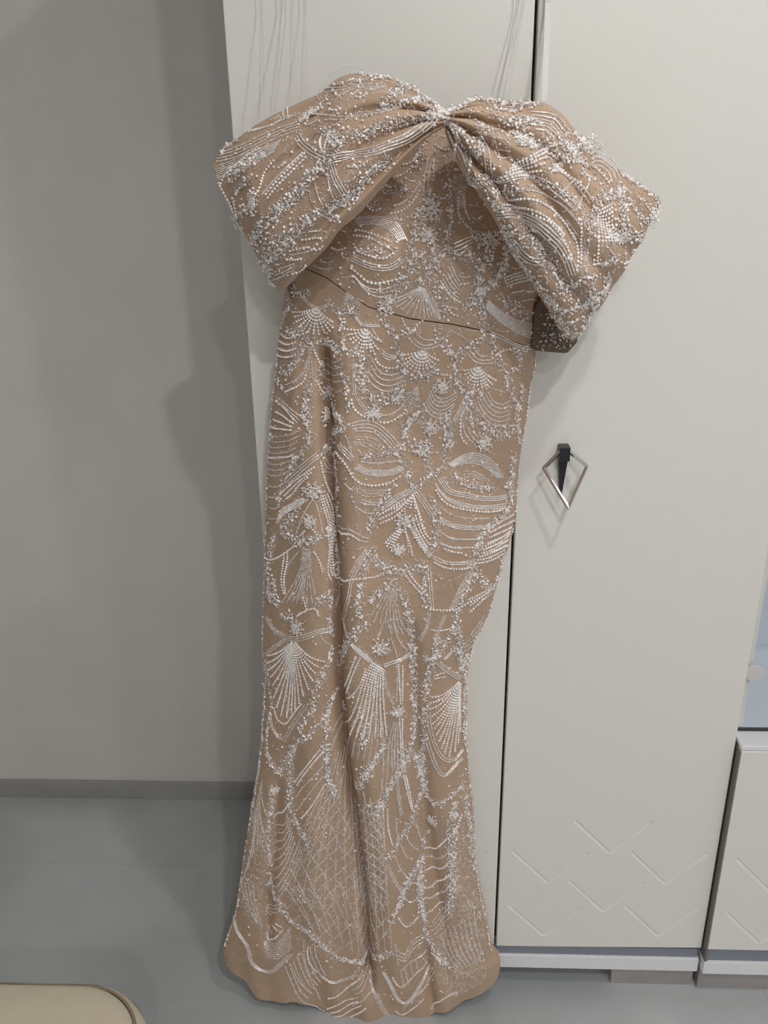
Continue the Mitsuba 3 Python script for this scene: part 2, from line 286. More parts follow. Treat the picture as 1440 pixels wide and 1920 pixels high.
SLEEVE_DATA = [
    ([[-117, -150, 1581], [-140, -135, 1597], [-168, -120, 1614], [-193, -110, 1624], [-226, -100, 1629], [-245, -100, 1625], [-266, -95, 1611], [-290, -90, 1602], [-323, -90, 1589], [-358, -90, 1572], [-384, -90, 1555], [-410, -90, 1534]], [[-118, -160, 1566], [-140, -178, 1552], [-164, -190, 1530], [-188, -195, 1505], [-209, -193, 1483], [-227, -190, 1467], [-240, -186, 1458], [-258, -180, 1437], [-277, -170, 1420], [-298, -155, 1403], [-320, -130, 1384], [-332, -110, 1379]], [8, 36, 64, 58, 24], [(0.12, 0.1, 0.05, -7), (0.25, 0.18, 0.06, 6), (0.36, 0.33, 0.04, -9), (0.48, 0.45, 0.05, 6), (0.6, 0.62, 0.045, -8), (0.72, 0.75, 0.06, 5), (0.86, 0.88, 0.05, -7), (0.93, 0.95, 0.04, 5)]),
    ([[-117, -150, 1581], [-96, -135, 1590], [-77, -120, 1596], [-44, -105, 1597], [-8, -100, 1595], [21, -100, 1583], [42, -100, 1562], [69, -100, 1534], [100, -100, 1513], [128, -100, 1496], [144, -100, 1487], [151, -100, 1480]], [[-119, -160, 1564], [-110, -182, 1538], [-97, -195, 1515], [-82, -200, 1494], [-70, -200, 1477], [-55, -198, 1453], [-40, -192, 1430], [-19, -182, 1402], [0, -170, 1372], [24, -155, 1341], [40, -135, 1321], [50, -120, 1311]], [8, 42, 80, 76, 32], [(0.12, 0.16, 0.04, -8), (0.22, 0.25, 0.05, 6), (0.33, 0.36, 0.04, -10), (0.45, 0.46, 0.05, 7), (0.55, 0.58, 0.04, -9), (0.68, 0.7, 0.06, 7), (0.8, 0.8, 0.04, -9), (0.9, 0.92, 0.05, 6)])]

# ---------------------------------------------------------------- the gown: surfaces
def rail(pts, n):
    """A smooth curve through 3-d points, n samples evenly spaced."""
    p = np.asarray(pts, float) / 1000
    s = np.r_[0, np.cumsum(np.linalg.norm(np.diff(p, axis=0), axis=1))]
    k = "cubic" if len(p) > 3 else "linear"
    from scipy.interpolate import PchipInterpolator
    return PchipInterpolator(s / s[-1], p)(np.linspace(0, 1, n))

def bump(x, c, w):
    return np.exp(-((x - c) / w) ** 2)

def side_curves():
    from scipy.interpolate import PchipInterpolator
    l, r = np.array(SIDE_LEFT) / 1000, np.array(SIDE_RIGHT) / 1000
    return PchipInterpolator(l[::-1, 1], l[::-1, 0]), PchipInterpolator(r[::-1, 1], r[::-1, 0]), max(l[:, 1].min(), r[:, 1].min()), min(l[:, 1].max(), r[:, 1].max())
LEFT, RIGHT, Z_LOW, Z_HIGH = side_curves()

def body_y(x, z, ue):
    """How far the gown's front stands from the door (y, negative towards the room); ue runs from -1 to 1 between the gown's sides."""
    from scipy.interpolate import PchipInterpolator
    depth = np.interp(z, DEPTH_Z, DEPTH)
    y = -(0.030 + depth * np.clip(1 - np.abs(ue) ** 2.3, 0, 1) ** 0.55)
    for cx, cz, r, h in BUST:
        y = y - h * bump(x, cx, r) * bump(z, cz, r * 0.95)
    side = np.clip((1 - np.abs(ue)) * 5, 0, 1)
    for pts, w, h in FOLDS:
        q = np.array(pts, float) / 1000
        q = q[np.argsort(q[:, 1])]
        cx = PchipInterpolator(q[:, 1], q[:, 0])(np.clip(z, q[0, 1], q[-1, 1]))
        fade = smooth01((z - q[0, 1] + 0.03) / 0.06) * smooth01((q[-1, 1] + 0.03 - z) / 0.06)
        y = y - h * bump(x, cx, w) * fade * side
    y = y - side * (0.0012 * np.sin(x * 120 + 3 * np.sin(z * 9)) * np.clip(1.1 - z, 0, 1) + 0.0014 * np.sin(z * 34 + x * 25))
    flare = np.clip((0.22 - z) / 0.22, 0, 1) ** 1.5
    y = y - side * flare * (0.006 * np.sin((x + 0.3) * 42) + 0.004 * np.sin((x + 0.1) * 85 + 1))
    return np.minimum(y, -0.012)

def body_patch(top, bottom, nv, nu=190):
    """Front points (nv, nu, 3) of the gown between two curves z(x)."""
    u = np.linspace(-1, 1, nu)
    ue = np.sin(u * np.pi / 2) * 0.5 + u * 0.5
    def at(z):
        zc = np.clip(z, Z_LOW, Z_HIGH)
        return (LEFT(zc) + RIGHT(zc)) / 2 + (RIGHT(zc) - LEFT(zc)) / 2 * ue
    ends = []
    for curve in (top, bottom):
        z = np.full(nu, 0.6)
        for _ in range(12):
            z = 0.5 * z + 0.5 * curve(at(z))
        ends.append(z)
    z = ends[0] + (ends[1] - ends[0]) * np.linspace(0, 1, nv)[:, None]
    x = at(z)
    return np.stack([x, body_y(x, z, ue + 0 * z), z], -1)

def closed_body(front, top_cap=True):
    back = front[:, ::-1].copy()
    back[..., 1] = -0.010
    back[:, 0, 1], back[:, -1, 1] = front[:, -1, 1] + 0.0005, front[:, 0, 1] + 0.0005
    return sheet(np.concatenate([front, back], 1), close=True)

def smooth01(t):
    t = np.clip(t, 0, 1)
    return t * t * (3 - 2 * t)

def sleeve_grid(top, bot, bulge, pleats, n=120, m=90):
    """A puffed sleeve lofted from the knot at the neckline to its open end, between an upper and a lower rail."""
    a, b = rail(top, n), rail(bot, n)
    s, v = np.linspace(0, 1, n)[:, None], np.linspace(0, 1, m)[None, :]
    P = a[:, None] * (1 - v[..., None]) + b[:, None] * v[..., None]
    prof = np.sin(np.pi * np.clip(v, 0, 1)) ** 0.62
    amp = np.interp(s, [0, 0.12, 0.5, 0.85, 1.0], np.array(bulge) / 1000)
    y = amp * prof
    for v0, v1, w, h in pleats:                                   # folds that fan out of the knot
        c = v0 + (v1 - v0) * s
        y = y + 1.35 * h / 1000 * np.exp(-((v - c) / w) ** 2) * np.interp(s, [0, 0.1, 0.6, 1.0], [0.3, 1.0, 0.9, 0.35])
    P[..., 1] -= y
    return P

seam_x, seam_z = np.array(SEAM)[:, 0] / 1000, np.array(SEAM)[:, 1] / 1000
hem_x, hem_z = np.array(HEM)[:, 0] / 1000, np.array(HEM)[:, 1] / 1000
from scipy.interpolate import PchipInterpolator
seam = lambda x: np.interp(x, seam_x, seam_z)
hem_curve = PchipInterpolator(hem_x, hem_z)
hem = lambda x: hem_curve(np.clip(x, hem_x[0], hem_x[-1]))
BODICE = body_patch(lambda x: 1.583 + 0 * x, lambda x: seam(x) + 0.0006, 110)
SKIRT = body_patch(lambda x: seam(x) - 0.0006, hem, 330)
SLEEVES = [sleeve_grid(*d) for d in SLEEVE_DATA]

tag("evening_gown", label="nude beaded mermaid evening gown with puffed off-shoulder sleeves hung against the wardrobe", category="dress")
put("evening_gown__bodice", closed_body(BODICE), "nude_tulle", smooth=True, label="nude tulle bodice with beading")
put("evening_gown__skirt", closed_body(SKIRT), "nude_tulle", smooth=True, label="long nude tulle skirt with beading")
for g in SLEEVES:
    b = g[:, ::-1].copy()
    b[..., 1] = np.maximum(g[:, [0], 1], g[:, [-1], 1])[:, 0][:, None] * 0 + np.minimum(-0.012, (b[:, [0], 1] * (1 - np.linspace(0, 1, b.shape[1])[None]) + b[:, [-1], 1] * np.linspace(0, 1, b.shape[1])[None]) + 0.02 * np.sin(np.pi * np.linspace(0, 1, b.shape[1])[None]) * np.linspace(0.1, 1, len(b))[:, None])
    ring_ = np.concatenate([g, b[:, 1:-1]], 1)
    c = ring_[-1].mean(0)
    inward = ring_[-1] + (c - ring_[-1]) * 0.12 + (ring_[-6] - ring_[-1]).mean(0) * 0.9
    deep = ring_[-1] + (c - ring_[-1]) * 0.3 + (ring_[-16] - ring_[-1]).mean(0)
    tip = np.repeat(deep.mean(0)[None], len(deep), 0)
    k = numbered("evening_gown__sleeve")
    put(k, sheet(np.concatenate([ring_, inward[None], deep[None], tip[None]]), close=True), "nude_tulle", smooth=50)
tag("evening_gown__sleeve", label="beaded puff sleeve against the grey wall side")
tag("evening_gown__sleeve_001", label="beaded puff sleeve nearer the handle")

def strip(outline, y, depth, n=10):
    """A thin bent flap of cloth: the outline (x, z in mm) at y, bulging back by depth."""
    from shapely.geometry import Polygon
    o = Polygon(np.array(outline) / 1000).buffer(-0.007).buffer(0.007)
    v, f = trimesh.creation.triangulate_polygon(o.segmentize(0.008), engine="earcut")
    v3 = np.column_stack([v[:, 0], np.full(len(v), y), v[:, 1]])
    k = len(v3)
    c = np.array([[p[0], y + depth, p[1]] for p in v])
    e = np.array(o.segmentize(0.008).exterior.coords)[:-1]
    wall = sheet(np.stack([np.column_stack([e[:, 0], np.full(len(e), y), e[:, 1]]), np.column_stack([e[:, 0], np.full(len(e), y + depth), e[:, 1]])]), close=True)
    return trimesh.util.concatenate([trimesh.Trimesh(v3, f, process=False), trimesh.Trimesh(c, f[:, ::-1], process=False), wall])
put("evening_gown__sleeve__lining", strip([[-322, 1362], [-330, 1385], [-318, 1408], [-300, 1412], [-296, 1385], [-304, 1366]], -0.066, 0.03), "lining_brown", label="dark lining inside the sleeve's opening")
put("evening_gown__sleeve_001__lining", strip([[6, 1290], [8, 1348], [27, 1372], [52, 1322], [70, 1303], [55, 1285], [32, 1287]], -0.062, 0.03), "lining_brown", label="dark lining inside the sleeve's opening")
for pts, r in (([(-346, 2119), (-346, 1721), (-342, 1590)], 0.0006), ([(-318, 2119), (-320, 1720), (-331, 1595)], 0.0008), ([(-310, 2119), (-308, 1720), (-300, 1600)], 0.0005), ([(-286, 2119), (-291, 1720), (-288, 1605)], 0.0006),
               ([(-10, 2119), (-24, 1714), (-43, 1598)], 0.0009), ([(-3, 2119), (-17, 1713), (-37, 1598)], 0.0006)):
    p = np.array(pts, float) / 1000
    path = np.column_stack([p[:, 0], [-0.006, -0.012, -0.055], p[:, 1]])
    path = np.array([path[0] * (1 - t) + path[1] * t for t in np.linspace(0, 1, 6)] + [path[1] * (1 - t) + path[2] * t for t in np.linspace(0.15, 1, 6)])
    path = np.vstack([[path[0][0], 0.03, 2.1215], [path[0][0], -0.004, 2.1215], path])
    put(numbered("evening_gown__hanging_strap"), tube(path, r, 6), "clear_strap", smooth=40)
w = np.array([(0.004, -0.004, 2.121), (0.012, -0.006, 2.0), (0.0125, -0.010, 1.713), (0.0085, -0.05, 1.60)])
band_ = np.stack([w + [-0.0035, 0, 0], w + [0.0035, -0.0008, 0]], 1)
put(numbered("evening_gown__hanging_strap"), trimesh.util.concatenate([sheet(band_), sheet(band_[:, ::-1] + [0, 0.0005, 0])]), "strap_film", label="wide clear hanging strap")
for pts, y in (([(-272, 1612), (-252, 1632), (-236, 1639), (-222, 1637), (-214, 1628)], -0.085), ([(14, 1262), (38, 1258), (45, 1245), (37, 1229), (15, 1219)], -0.022)):
    p = np.array(pts, float) / 1000
    q = PchipInterpolator(np.arange(len(p)), p)(np.linspace(0, len(p) - 1, 30))
    put(numbered("evening_gown__loose_thread"), tube(np.column_stack([q[:, 0], np.full(30, y), q[:, 1]]), 0.0004, 5), "clear_strap", smooth=40)

BEADING = """
@L
fl177|-2766,15809
fl116|-3454,14872
v61|-3969,15452 -3855,15539 -3719,15584
sw s 4|-2881,15752 -3146,15695 -3380,15631 -3614,15539 -3969,15452|-2888,15646 -3084,15595 -3315,15520 -3678,15400 -4031,15351
sw s 3|-3078,15836 -3245,15754 -3417,15698 -3604,15671|-2922,15854 -3159,15776 -3359,15721 -3580,15697
b|-3151,15923 -3134,15867 -3110,15786
b|-3098,15944 -3075,15876 -3061,15809
p|-3381,15460 -3500,15409 -3606,15344 -3720,15287 -3817,15227 -3888,15166 -3943,15090
sw s 6|-3108,15546 -3395,15448 -3727,15365 -4046,15287|-3190,15427 -3433,15301 -3777,15200 -3995,15131
v46|-3303,15394 -3462,15351 -3619,15295 -3799,15239 -3924,15141
v46|-3389,15361 -3506,15278 -3655,15209 -3835,15113
p|-3194,15331 -3313,15200 -3343,15078 -3380,14981
p|-2798,15383 -2901,15296 -2993,15214 -3088,15133 -3186,15045 -3288,14944
p|-2775,15339 -2880,15247 -2974,15166 -3071,15091 -3172,15003 -3263,14913
b|-2826,15404 -2934,15310 -3026,15234 -3121,15152 -3217,15064 -3317,14962
v46|-3497,15155 -3637,15072 -3741,14959 -3779,14817
v61|-3347,14944 -3521,14846 -3707,14728 -3767,14678
B3,92|-2899,15586 -2813,15477 -2680,15394 -2548,15341
B3,77|-2482,15283 -2450,15179 -2389,15060 -2315,14931
b|-2526,15227 -2506,15098 -2481,14993 -2446,14898
b|-2691,15090 -2648,14983 -2581,14841
t|-2741,15079 -2731,14925 -2648,14795
v92|-2557,15307 -2505,15329 -2426,15384
v61|-2548,15677 -2522,15582 -2435,15475 -2401,15395
p|-2578,15633 -2613,15514 -2566,15399
p|-2497,15605 -2533,15482 -2540,15387
v84|-2544,15307 -2627,15229 -2737,15126 -2863,15010 -3033,14892 -3197,14759
s|-2716,15498 -2647,15590 -2587,15679
p|-3977,15096 -3908,14974 -3849,14856 -3793,14730
@L
B4,95|-2510,15318 -2263,15361 -2006,15386 -1845,15439 -1662,15505 -1502,15595 -1352,15699 -1248,15779
v92|-2402,15497 -2215,15573 -2094,15572 -1970,15616 -1822,15659 -1675,15681 -1527,15714 -1403,15738 -1247,15830
v69|-2545,15632 -2433,15547 -2404,15429
v84|-1905,15851 -1802,15958 -1733,16041 -1642,16121 -1507,16040 -1335,15927 -1210,15840
v77|-1930,15840 -1792,15861 -1652,15898 -1527,15921 -1413,15933
sw s 4|-2633,16133 -2388,16113 -2218,16138 -1865,16134|-2293,15937 -2165,16056 -2051,16067 -1875,16083
v46|-2283,16277 -2055,16253 -1811,16201 -1642,16121 -1507,16040 -1335,15927 -1190,15825
sw s 3|-2625,15803 -2384,15777 -2235,15800 -2082,15808 -1911,15781 -1729,15848 -1540,15864|-2490,15677 -2296,15741 -2102,15766 -1952,15798 -1802,15818
v46|-2126,15754 -2000,15780 -1879,15837
p|-1867,15862 -1728,15880 -1602,15907 -1477,15995
v46|-2486,16146 -2272,16173 -2049,16198 -1862,16220
v108|-1815,15273 -1925,15250 -2012,15194 -2126,15103 -2194,15011 -2308,14931 -2398,14885 -2540,14816
B2,30|-1828,15285 -1948,15261 -2037,15182 -2152,15080
b|-1882,15405 -1860,15339 -1840,15285
v92|-1377,15700 -1275,15798 -1210,15840
v92|-1275,15726 -1207,15820 -1190,15825
v61|-1403,15747 -1326,15810 -1231,15854
s|-1528,15845 -1427,15845 -1314,15912
@L
v100|-2783,15028 -2952,14898 -3124,14790 -3218,14692 -3368,14576 -3569,14405
v92|-2163,14924 -2381,14868 -2549,14787 -2717,14718 -2858,14622 -2994,14497 -3116,14407
v169|-2994,14497 -3180,14354 -3339,14222 -3478,14103
b|-2615,14741 -2537,14700 -2441,14653
b|-2576,14764 -2508,14737 -2427,14689
b|-2778,14557 -2678,14560 -2567,14543
p|-2869,14469 -2739,14472 -2610,14470
p|-2994,14352 -2886,14363 -2769,14367
b|-3033,14284 -2904,14299 -2785,14329
p|-3084,14230 -2982,14220 -2862,14251
sw b 3|-3245,14098 -3110,14136 -2984,14182|-3358,13938 -3157,14024 -3069,14085
v92|-3478,14103 -3408,13964 -3355,13860
v77|-3793,14730 -3741,14626 -3706,14556
p|-3794,14929 -3774,14838 -3749,14695
v61|-3609,14402 -3535,14381
@R
v123|-1179,15730 -1065,15858 -941,15907 -775,15960 -617,15930 -424,15901 -256,15873 -135,15919
v92|-1185,15680 -1177,15753 -1156,15805
sw b 5|-183,15808 -29,15793 133,15746 207,15658 304,15550|-186,15590 -60,15566 25,15482
fl154|-325,15516
v138|-402,15609 -283,15628 -209,15722
v108|-428,15447 -326,15425 -201,15478
sw p 5|-430,15245 -312,15285 -144,15356 0,15425|-617,15064 -462,15094 -298,15105 -180,15091
v61|-704,15752 -604,15727 -480,15679 -375,15715
v61|-623,15863 -477,15806 -364,15823
p|-484,14866 -349,14878 -191,14841 -3,14743 172,14595 303,14423
p|-554,14810 -410,14795 -283,14774 -151,14715 15,14594 132,14471
p|-234,14727 -109,14656 29,14582 132,14483
B4,115|-615,14727 -436,14726 -285,14665 -133,14573 -3,14465 91,14392
sw s 3|-485,14947 -316,14956 -109,14918 79,14823 254,14656|-313,15013 -136,14942 53,14846 208,14728 354,14547
B2,61|-617,15064 -462,15094 -271,15104 -109,15044 65,14927 229,14786
sw p 2|57,15157 228,15076 374,14956|100,15170 250,15087 396,14967
b|33,14905 176,14994 312,15063
p|-1105,15605 -1033,15486 -945,15370 -925,15183
B2,61|-760,15459 -747,15313 -701,15134
v77|-803,15673 -793,15545 -819,15431 -843,15306
v61|-1030,15651 -1058,15531 -983,15416
sw s 4|-1180,15599 -1122,15432 -1023,15236 -937,15101|-1104,15584 -1017,15420 -950,15275 -920,15139
p|-1028,15642 -1056,15511 -1076,15417 -1073,15324
v61|-1159,15704 -1036,15574 -920,15452 -859,15361
v123|-709,15101 -667,14962 -651,14846 -608,14752
v92|-937,15101 -868,15046 -778,15101 -697,15089
s|-648,15473 -613,15364 -605,15244
s|-680,15623 -671,15475 -645,15338
sw s 4|-662,15595 -558,15574 -503,15470|-649,15314 -571,15291 -470,15314
v77|-535,14924 -475,14947 -390,15003
p|-510,14901 -530,14971 -530,15039
@R
v172|-346,15431 -171,15437 -36,15412 111,15397 328,15413 519,15431
v100|315,15586 440,15523 586,15479 735,15393
sw b 4|526,15347 709,15363 858,15298 970,15183 980,15091|568,15208 657,15208 765,15138 791,15045
v86|983,15182 1039,15067 1202,15017 1319,14908 1447,14834 1453,14705 1397,14610 1351,14534
v93|997,14961 791,14919 636,14845 543,14757 504,14626 438,14488
v86|680,14411 883,14450 1061,14415 1260,14382
fl94|902,14437
v115|935,14951 906,14781 875,14615 940,14459
v64|1044,14833 1109,14703 1224,14616 1340,14515
sw p 5|730,14787 748,14618 770,14458 772,14360|592,14734 554,14570 560,14372
v57|26,15325 164,15279 377,15250 511,15185
v57|-87,15148 54,15193 144,15247
p|1262,14769 1325,14708 1396,14634
p|594,15185 698,15092 775,14999
sw b 2|314,15038 402,14960 510,14825|284,15017 373,14927 479,14803
sw s 3|143,14965 285,14842 394,14719 440,14630|220,14856 327,14712 387,14523
b|457,15059 414,14960 363,14850 245,14736
v64|-195,15088 -78,15032 39,14956 177,14857
v57|1465,14724 1419,14648 1362,14553
@R
B4,115|-377,14687 -238,14653 -91,14547 42,14426 158,14290 239,14152 293,14048
p|31,14704 164,14593 295,14421 317,14292 317,14162 315,14062
p|-77,14642 63,14508 167,14362 247,14189
p|323,14641 358,14471 367,14310 346,14136
sw s 3|181,14641 324,14471 409,14308 404,14108|412,14637 447,14446 452,14270 435,14057
v154|-537,14567 -401,14513 -273,14463 -159,14373 -13,14243 87,14128
v108|-533,14542 -411,14369 -275,14162 -160,14019 -50,13891 65,13759 191,13556 313,13366 459,13204
sw b 3|-416,14462 -310,14340 -206,14254 -101,14227|-426,14395 -329,14270 -192,14174 -70,14164
v92|-13,14147 108,14051 206,13985
v84|100,13915 216,13857 336,13954 454,13994 559,13973
v77|30,13815 190,13606 274,13599 389,13663 520,13610
v92|562,13780 679,13572 626,13422 559,13279 506,13199
v84|752,13990 825,13868 708,13768
v69|626,14128 717,14175 870,14196
v69|626,13740 736,13804 825,13868
p|289,13839 310,13735 331,13668
v69|489,13928 546,13782 538,13607
b|623,13799 701,13790 789,13765
b|626,13740 723,13721 778,13679
v61|264,13450 347,13459 470,13459
s|-100,14031 -18,14023 8,13930
p|583,14154 569,14296 537,14468
@B
p|-1728,15382 -1616,15419 -1518,15483
p|-1826,15279 -1700,15277 -1574,15314 -1476,15417
p|-1939,15163 -1826,15135 -1700,15159 -1574,15249
v92|-2051,15047 -1910,15006 -1784,14965 -1644,15028
b|-1811,14797 -1672,14846 -1560,14948 -1476,15077
p|-1838,14707 -1699,14743 -1560,14857 -1476,14986
B2,46|-2234,14893 -2134,14827 -2034,14787
v77|-1434,15650 -1476,15469 -1490,15287 -1546,15183
B2,61|-1350,15349 -1392,15154 -1406,14959
p|-1308,15310 -1308,15205 -1301,15101
v69|-1322,14983 -1378,14893 -1476,14698
p|-2177,14854 -2076,14749 -1950,14773
p|-1293,14918 -1209,14877 -1138,14889
s|-1056,15280 -1125,15150 -1083,15019
sw s 5|-1027,15149 -1055,15018 -1012,14887 -997,14755|-929,15147 -914,14951 -899,14754
v54|-1153,15072 -1096,14888 -1123,14717
@B
fl139|-1324,14742
fl123|-1367,14415
v92|-1535,14760 -1507,14641 -1563,14527 -1591,14412 -1591,14295 -1549,14189 -1606,14028 -1663,13932 -1778,13793 -1880,13680 -1969,13552
sw b 5|-2306,14654 -2120,14680 -1910,14658 -1771,14598 -1688,14480 -1646,14401|-2261,14577 -2062,14590 -1908,14549 -1811,14471 -1743,14379
sw p 2|-2304,14460 -2188,14449 -2046,14411 -1935,14333|-2275,14525 -2103,14488 -1963,14436 -1839,14382
p|-2303,14356 -2245,14279 -2075,14217 -1922,14196 -1812,14252
v61|-2245,14332 -2102,14282 -1949,14268 -1770,14328
B3,77|-2335,14198 -2191,14134 -2023,14088 -1842,14092 -1702,14182
P|-2340,14074 -2227,13980 -2144,13911 -2016,13890 -1888,13910 -1761,13942 -1662,13974
sw b 3|-2315,13978 -2162,13839 -1948,13811 -1777,13865|-2261,13894 -2122,13754 -1980,13710 -1879,13723
p|-987,14881 -985,14697 -916,14578 -832,14505
b|-931,14933 -902,14748 -845,14616
v69|-1098,14777 -1083,14579 -1113,14423 -1142,14320 -1101,14230
v77|-1142,14320 -1241,14179 -1268,14059
fl131|-622,14365
v69|-818,14498 -749,14394 -651,14353
v61|-624,14275 -611,14145 -582,14052
sw b 4|-1044,14333 -932,14383 -819,14421|-1031,14204 -934,14242 -835,14305
v77|-1115,14230 -990,14203 -850,14202 -724,14122 -710,14042
v77|-345,14262 -407,14148 -376,14053 -508,13968 -647,13823 -714,13740 -835,13583 -949,13569
v61|-751,14016 -732,13825 -700,13740
sw b 5|-1087,14111 -1029,13977 -972,13881|-1210,13880 -1095,13712 -965,13627
p|-1211,13894 -1124,13769 -1023,13670 -951,13627
fan b 9|-1437,13841|-1895,13666 -1725,13520 -1451,13415 -1320,13427 -1219,13397
sw s 3|-1365,13741 -1279,13627 -1205,13411|-1423,13799 -1322,13627 -1219,13426
v69|-1266,13825 -1236,13684 -1177,13541 -1147,13396
v77|-1550,13886 -1465,13898 -1324,13937 -1254,14045
p|-1121,13569 -1062,13482 -989,13452
v46|-1465,14290 -1423,14103 -1409,13980
v46|-1325,14285 -1325,14101 -1367,13979
p|-1437,14626 -1352,14636 -1267,14621
v61|-1437,14548 -1366,14519 -1267,14490
@B
sw p 4|-408,13920 -270,13956 -74,13975|-358,13818 -217,13846 2,13858
p|-290,13726 -194,13729 -111,13732
sw b 6|-600,13650 -395,13472 -182,13344 46,13245|-623,13547 -385,13321 -137,13157 120,13025
b|-134,13590 22,13586 141,13507
v69|-388,13590 -207,13466 -18,13408
v77|-716,14082 -726,13908 -692,13739 -667,13549 -643,13384 -606,13231
v77|-381,14040 -511,13900 -664,13767 -843,13626
p|-496,14425 -424,14370 -379,14395
sw s 3|-445,13755 -374,13604 -398,13517|-250,13620 -196,13539 -77,13507
v61|-397,14252 -398,14134 -456,14032
b|-31,12962 64,12981 125,12961
@S
v66|-3270,13660 -3254,13527 -3323,13416 -3379,13290 -3390,13199
B2,33|-3038,13686 -2970,13605 -2902,13560 -2793,13541 -2683,13596
fan p 9|-2847,13538|-3207,13460 -3164,13365 -3113,13230 -2946,13191 -2813,13193 -2643,13260 -2625,13375
v80|-3328,13188 -3185,13199 -3057,13208 -3020,13120 -2897,13090 -2790,13073 -2717,13108
sw p 4|-3402,13132 -3298,13104 -3129,13177|-3491,12819 -3345,12834 -3172,12900
v80|-3065,13077 -3113,12969 -3161,12837 -3251,12738 -3319,12633 -3437,12680
v73|-2778,13070 -2656,13072 -2571,12989 -2489,13022
sw s 4|-2984,13005 -3021,12820 -3137,12611 -3376,12447|-2942,13009 -2953,12774 -2942,12635
p|-3038,12630 -3081,12540 -3211,12452 -3362,12360
p|-2928,13023 -2883,12877 -2843,12733
v60|-2840,12811 -2834,12689 -2916,12610 -2998,12508 -3013,12418 -3032,12285 -3064,12202 -3025,12113 -3072,11963
sw b 4|-2799,12827 -2681,12810 -2533,12892|-2825,12644 -2765,12517 -2620,12562 -2504,12607
v60|-2667,13683 -2644,13585 -2542,13503 -2493,13405 -2497,13256 -2500,13120 -2449,13024
fan s 6|-2428,13764|-2500,13578 -2409,13581 -2306,13596 -2203,13644
v73|-2503,13491 -2411,13519 -2347,13520 -2269,13559
B2,26|-2323,13459 -2249,13360 -2161,13336 -1996,13336
fan p 9|-2187,13286|-2483,13293 -2421,13148 -2358,13075 -2272,12959 -2181,13020 -2081,12941 -1962,13110
v86|-2424,13000 -2322,12949 -2236,12893 -2107,12915
v106|-2313,12833 -2279,12711 -2272,12549 -2186,12421 -2018,12321 -1873,12336 -1754,12392 -1688,12460
B2,33|-2350,12848 -2365,12611 -2341,12380 -2206,12163
sw b 4|-2096,12863 -2009,12716 -1854,12677 -1686,12743|-2216,12707 -2118,12541 -1937,12446 -1700,12529
p|-2069,12889 -2007,12810 -1891,12770 -1762,12783
v60|-1876,13493 -1865,13649 -1979,13590 -1981,13473 -1932,13348 -1858,13261 -1796,13172 -1785,13057 -1735,12940 -1711,12810 -1686,12703
b|-2098,13287 -2037,13186 -1962,13110
sw b 3|-1976,13019 -1901,12954 -1786,12941|-1978,12941 -1902,12889 -1799,12902
v53|-2513,12712 -2476,12609 -2441,12504 -2471,12395 -2448,12316 -2466,12167
fl104|-2758,12352
fl96|-2818,12054
v53|-2697,12200 -2623,12112 -2537,12030
fl104|-2115,12132
P|-2407,12343 -2385,12234 -2284,12118 -2207,12085
P|-2023,12012 -1891,12012 -1771,12078 -1691,12131
b|-2036,12105 -1876,12118 -1690,12253
p|-2892,12556 -2849,12425 -2812,12343
b|-2627,12418 -2566,12444 -2522,12484
v60|-3171,13711 -3066,13696 -2949,13755
v53|-3497,12492 -3446,12415 -3379,12381
@S
fan p 9|-1441,13001|-1757,12951 -1731,12810 -1635,12752 -1538,12694 -1413,12735 -1316,12746 -1207,12856
b|-1510,13222 -1428,13153 -1278,13142
B2,57|-1578,13155 -1455,13057 -1291,13067 -1196,13106
v72|-1266,13325 -1210,13161 -1126,13048 -1056,12948 -997,12762 -994,12591 -891,12441 -804,12361
v64|-606,13208 -726,13073 -849,13009 -987,12987 -1042,12933
v64|-521,13188 -483,12999 -417,12822 -322,12667 -268,12498 -230,12372 -177,12243 -90,12091
b|-736,12974 -663,12899 -578,12893
B2,57|-820,12951 -704,12831 -503,12815
fan p 9|-701,12745|-926,12716 -852,12555 -778,12462 -663,12468 -531,12426 -433,12534
v100|-1650,12637 -1524,12636 -1399,12677 -1302,12718 -1247,12758
v72|-1773,12810 -1649,12695
fan s 6|-1511,12520|-1808,12269 -1682,12151 -1582,12151 -1483,12283
v79|-1734,12536 -1750,12403 -1808,12284
sw b 5|-1315,12517 -1258,12369 -1144,12335 -976,12431|-1412,12252 -1326,12105 -1184,12059 -1028,12154
fl104|-1175,12513
fl112|-1340,11932
p|-1288,12703 -1177,12671 -1037,12651
v86|-875,12366 -747,12372 -617,12390
sw b 5|-544,12383 -435,12222 -298,12189 -223,12221|-729,12252 -638,12085 -441,11903 -226,11897
s|-577,12490 -458,12418 -305,12354
v108|-802,12287 -798,12112 -738,11992 -619,11909 -437,11798 -252,11766 -143,11832
B3,79|-846,12335 -900,12190 -998,12008
P|-913,12076 -925,11917 -908,11784 -833,11675
sw b 3|-882,11973 -851,11824 -731,11681|-764,11863 -674,11766 -598,11683
fl112|-598,11668
v72|-62,12433 -48,12231 -89,12061 -114,11901 -72,11733 -58,11535
v64|-1426,12283 -1454,12164 -1554,12065 -1668,11979 -1683,11807
v72|-1099,12142 -1127,12028 -1083,11925 -1067,11792 -1094,11661
B2,36|-1497,12050 -1461,11992 -1419,11941
b|-1254,11887 -1197,11914 -1126,11926
p|-1712,13426 -1672,13332 -1605,13264 -1523,13329 -1442,13394
v79|-1782,13186 -1646,13238 -1537,13289
sw s 3|-953,13278 -909,13166 -824,13106|-1170,13256 -1034,13239 -937,13208
s|-870,13261 -801,13242 -733,13242
v57|-262,12949 -157,12951 -14,12953
v57|-124,12903 -112,12698 -231,12656
p|-505,12858 -393,12934 -263,12964
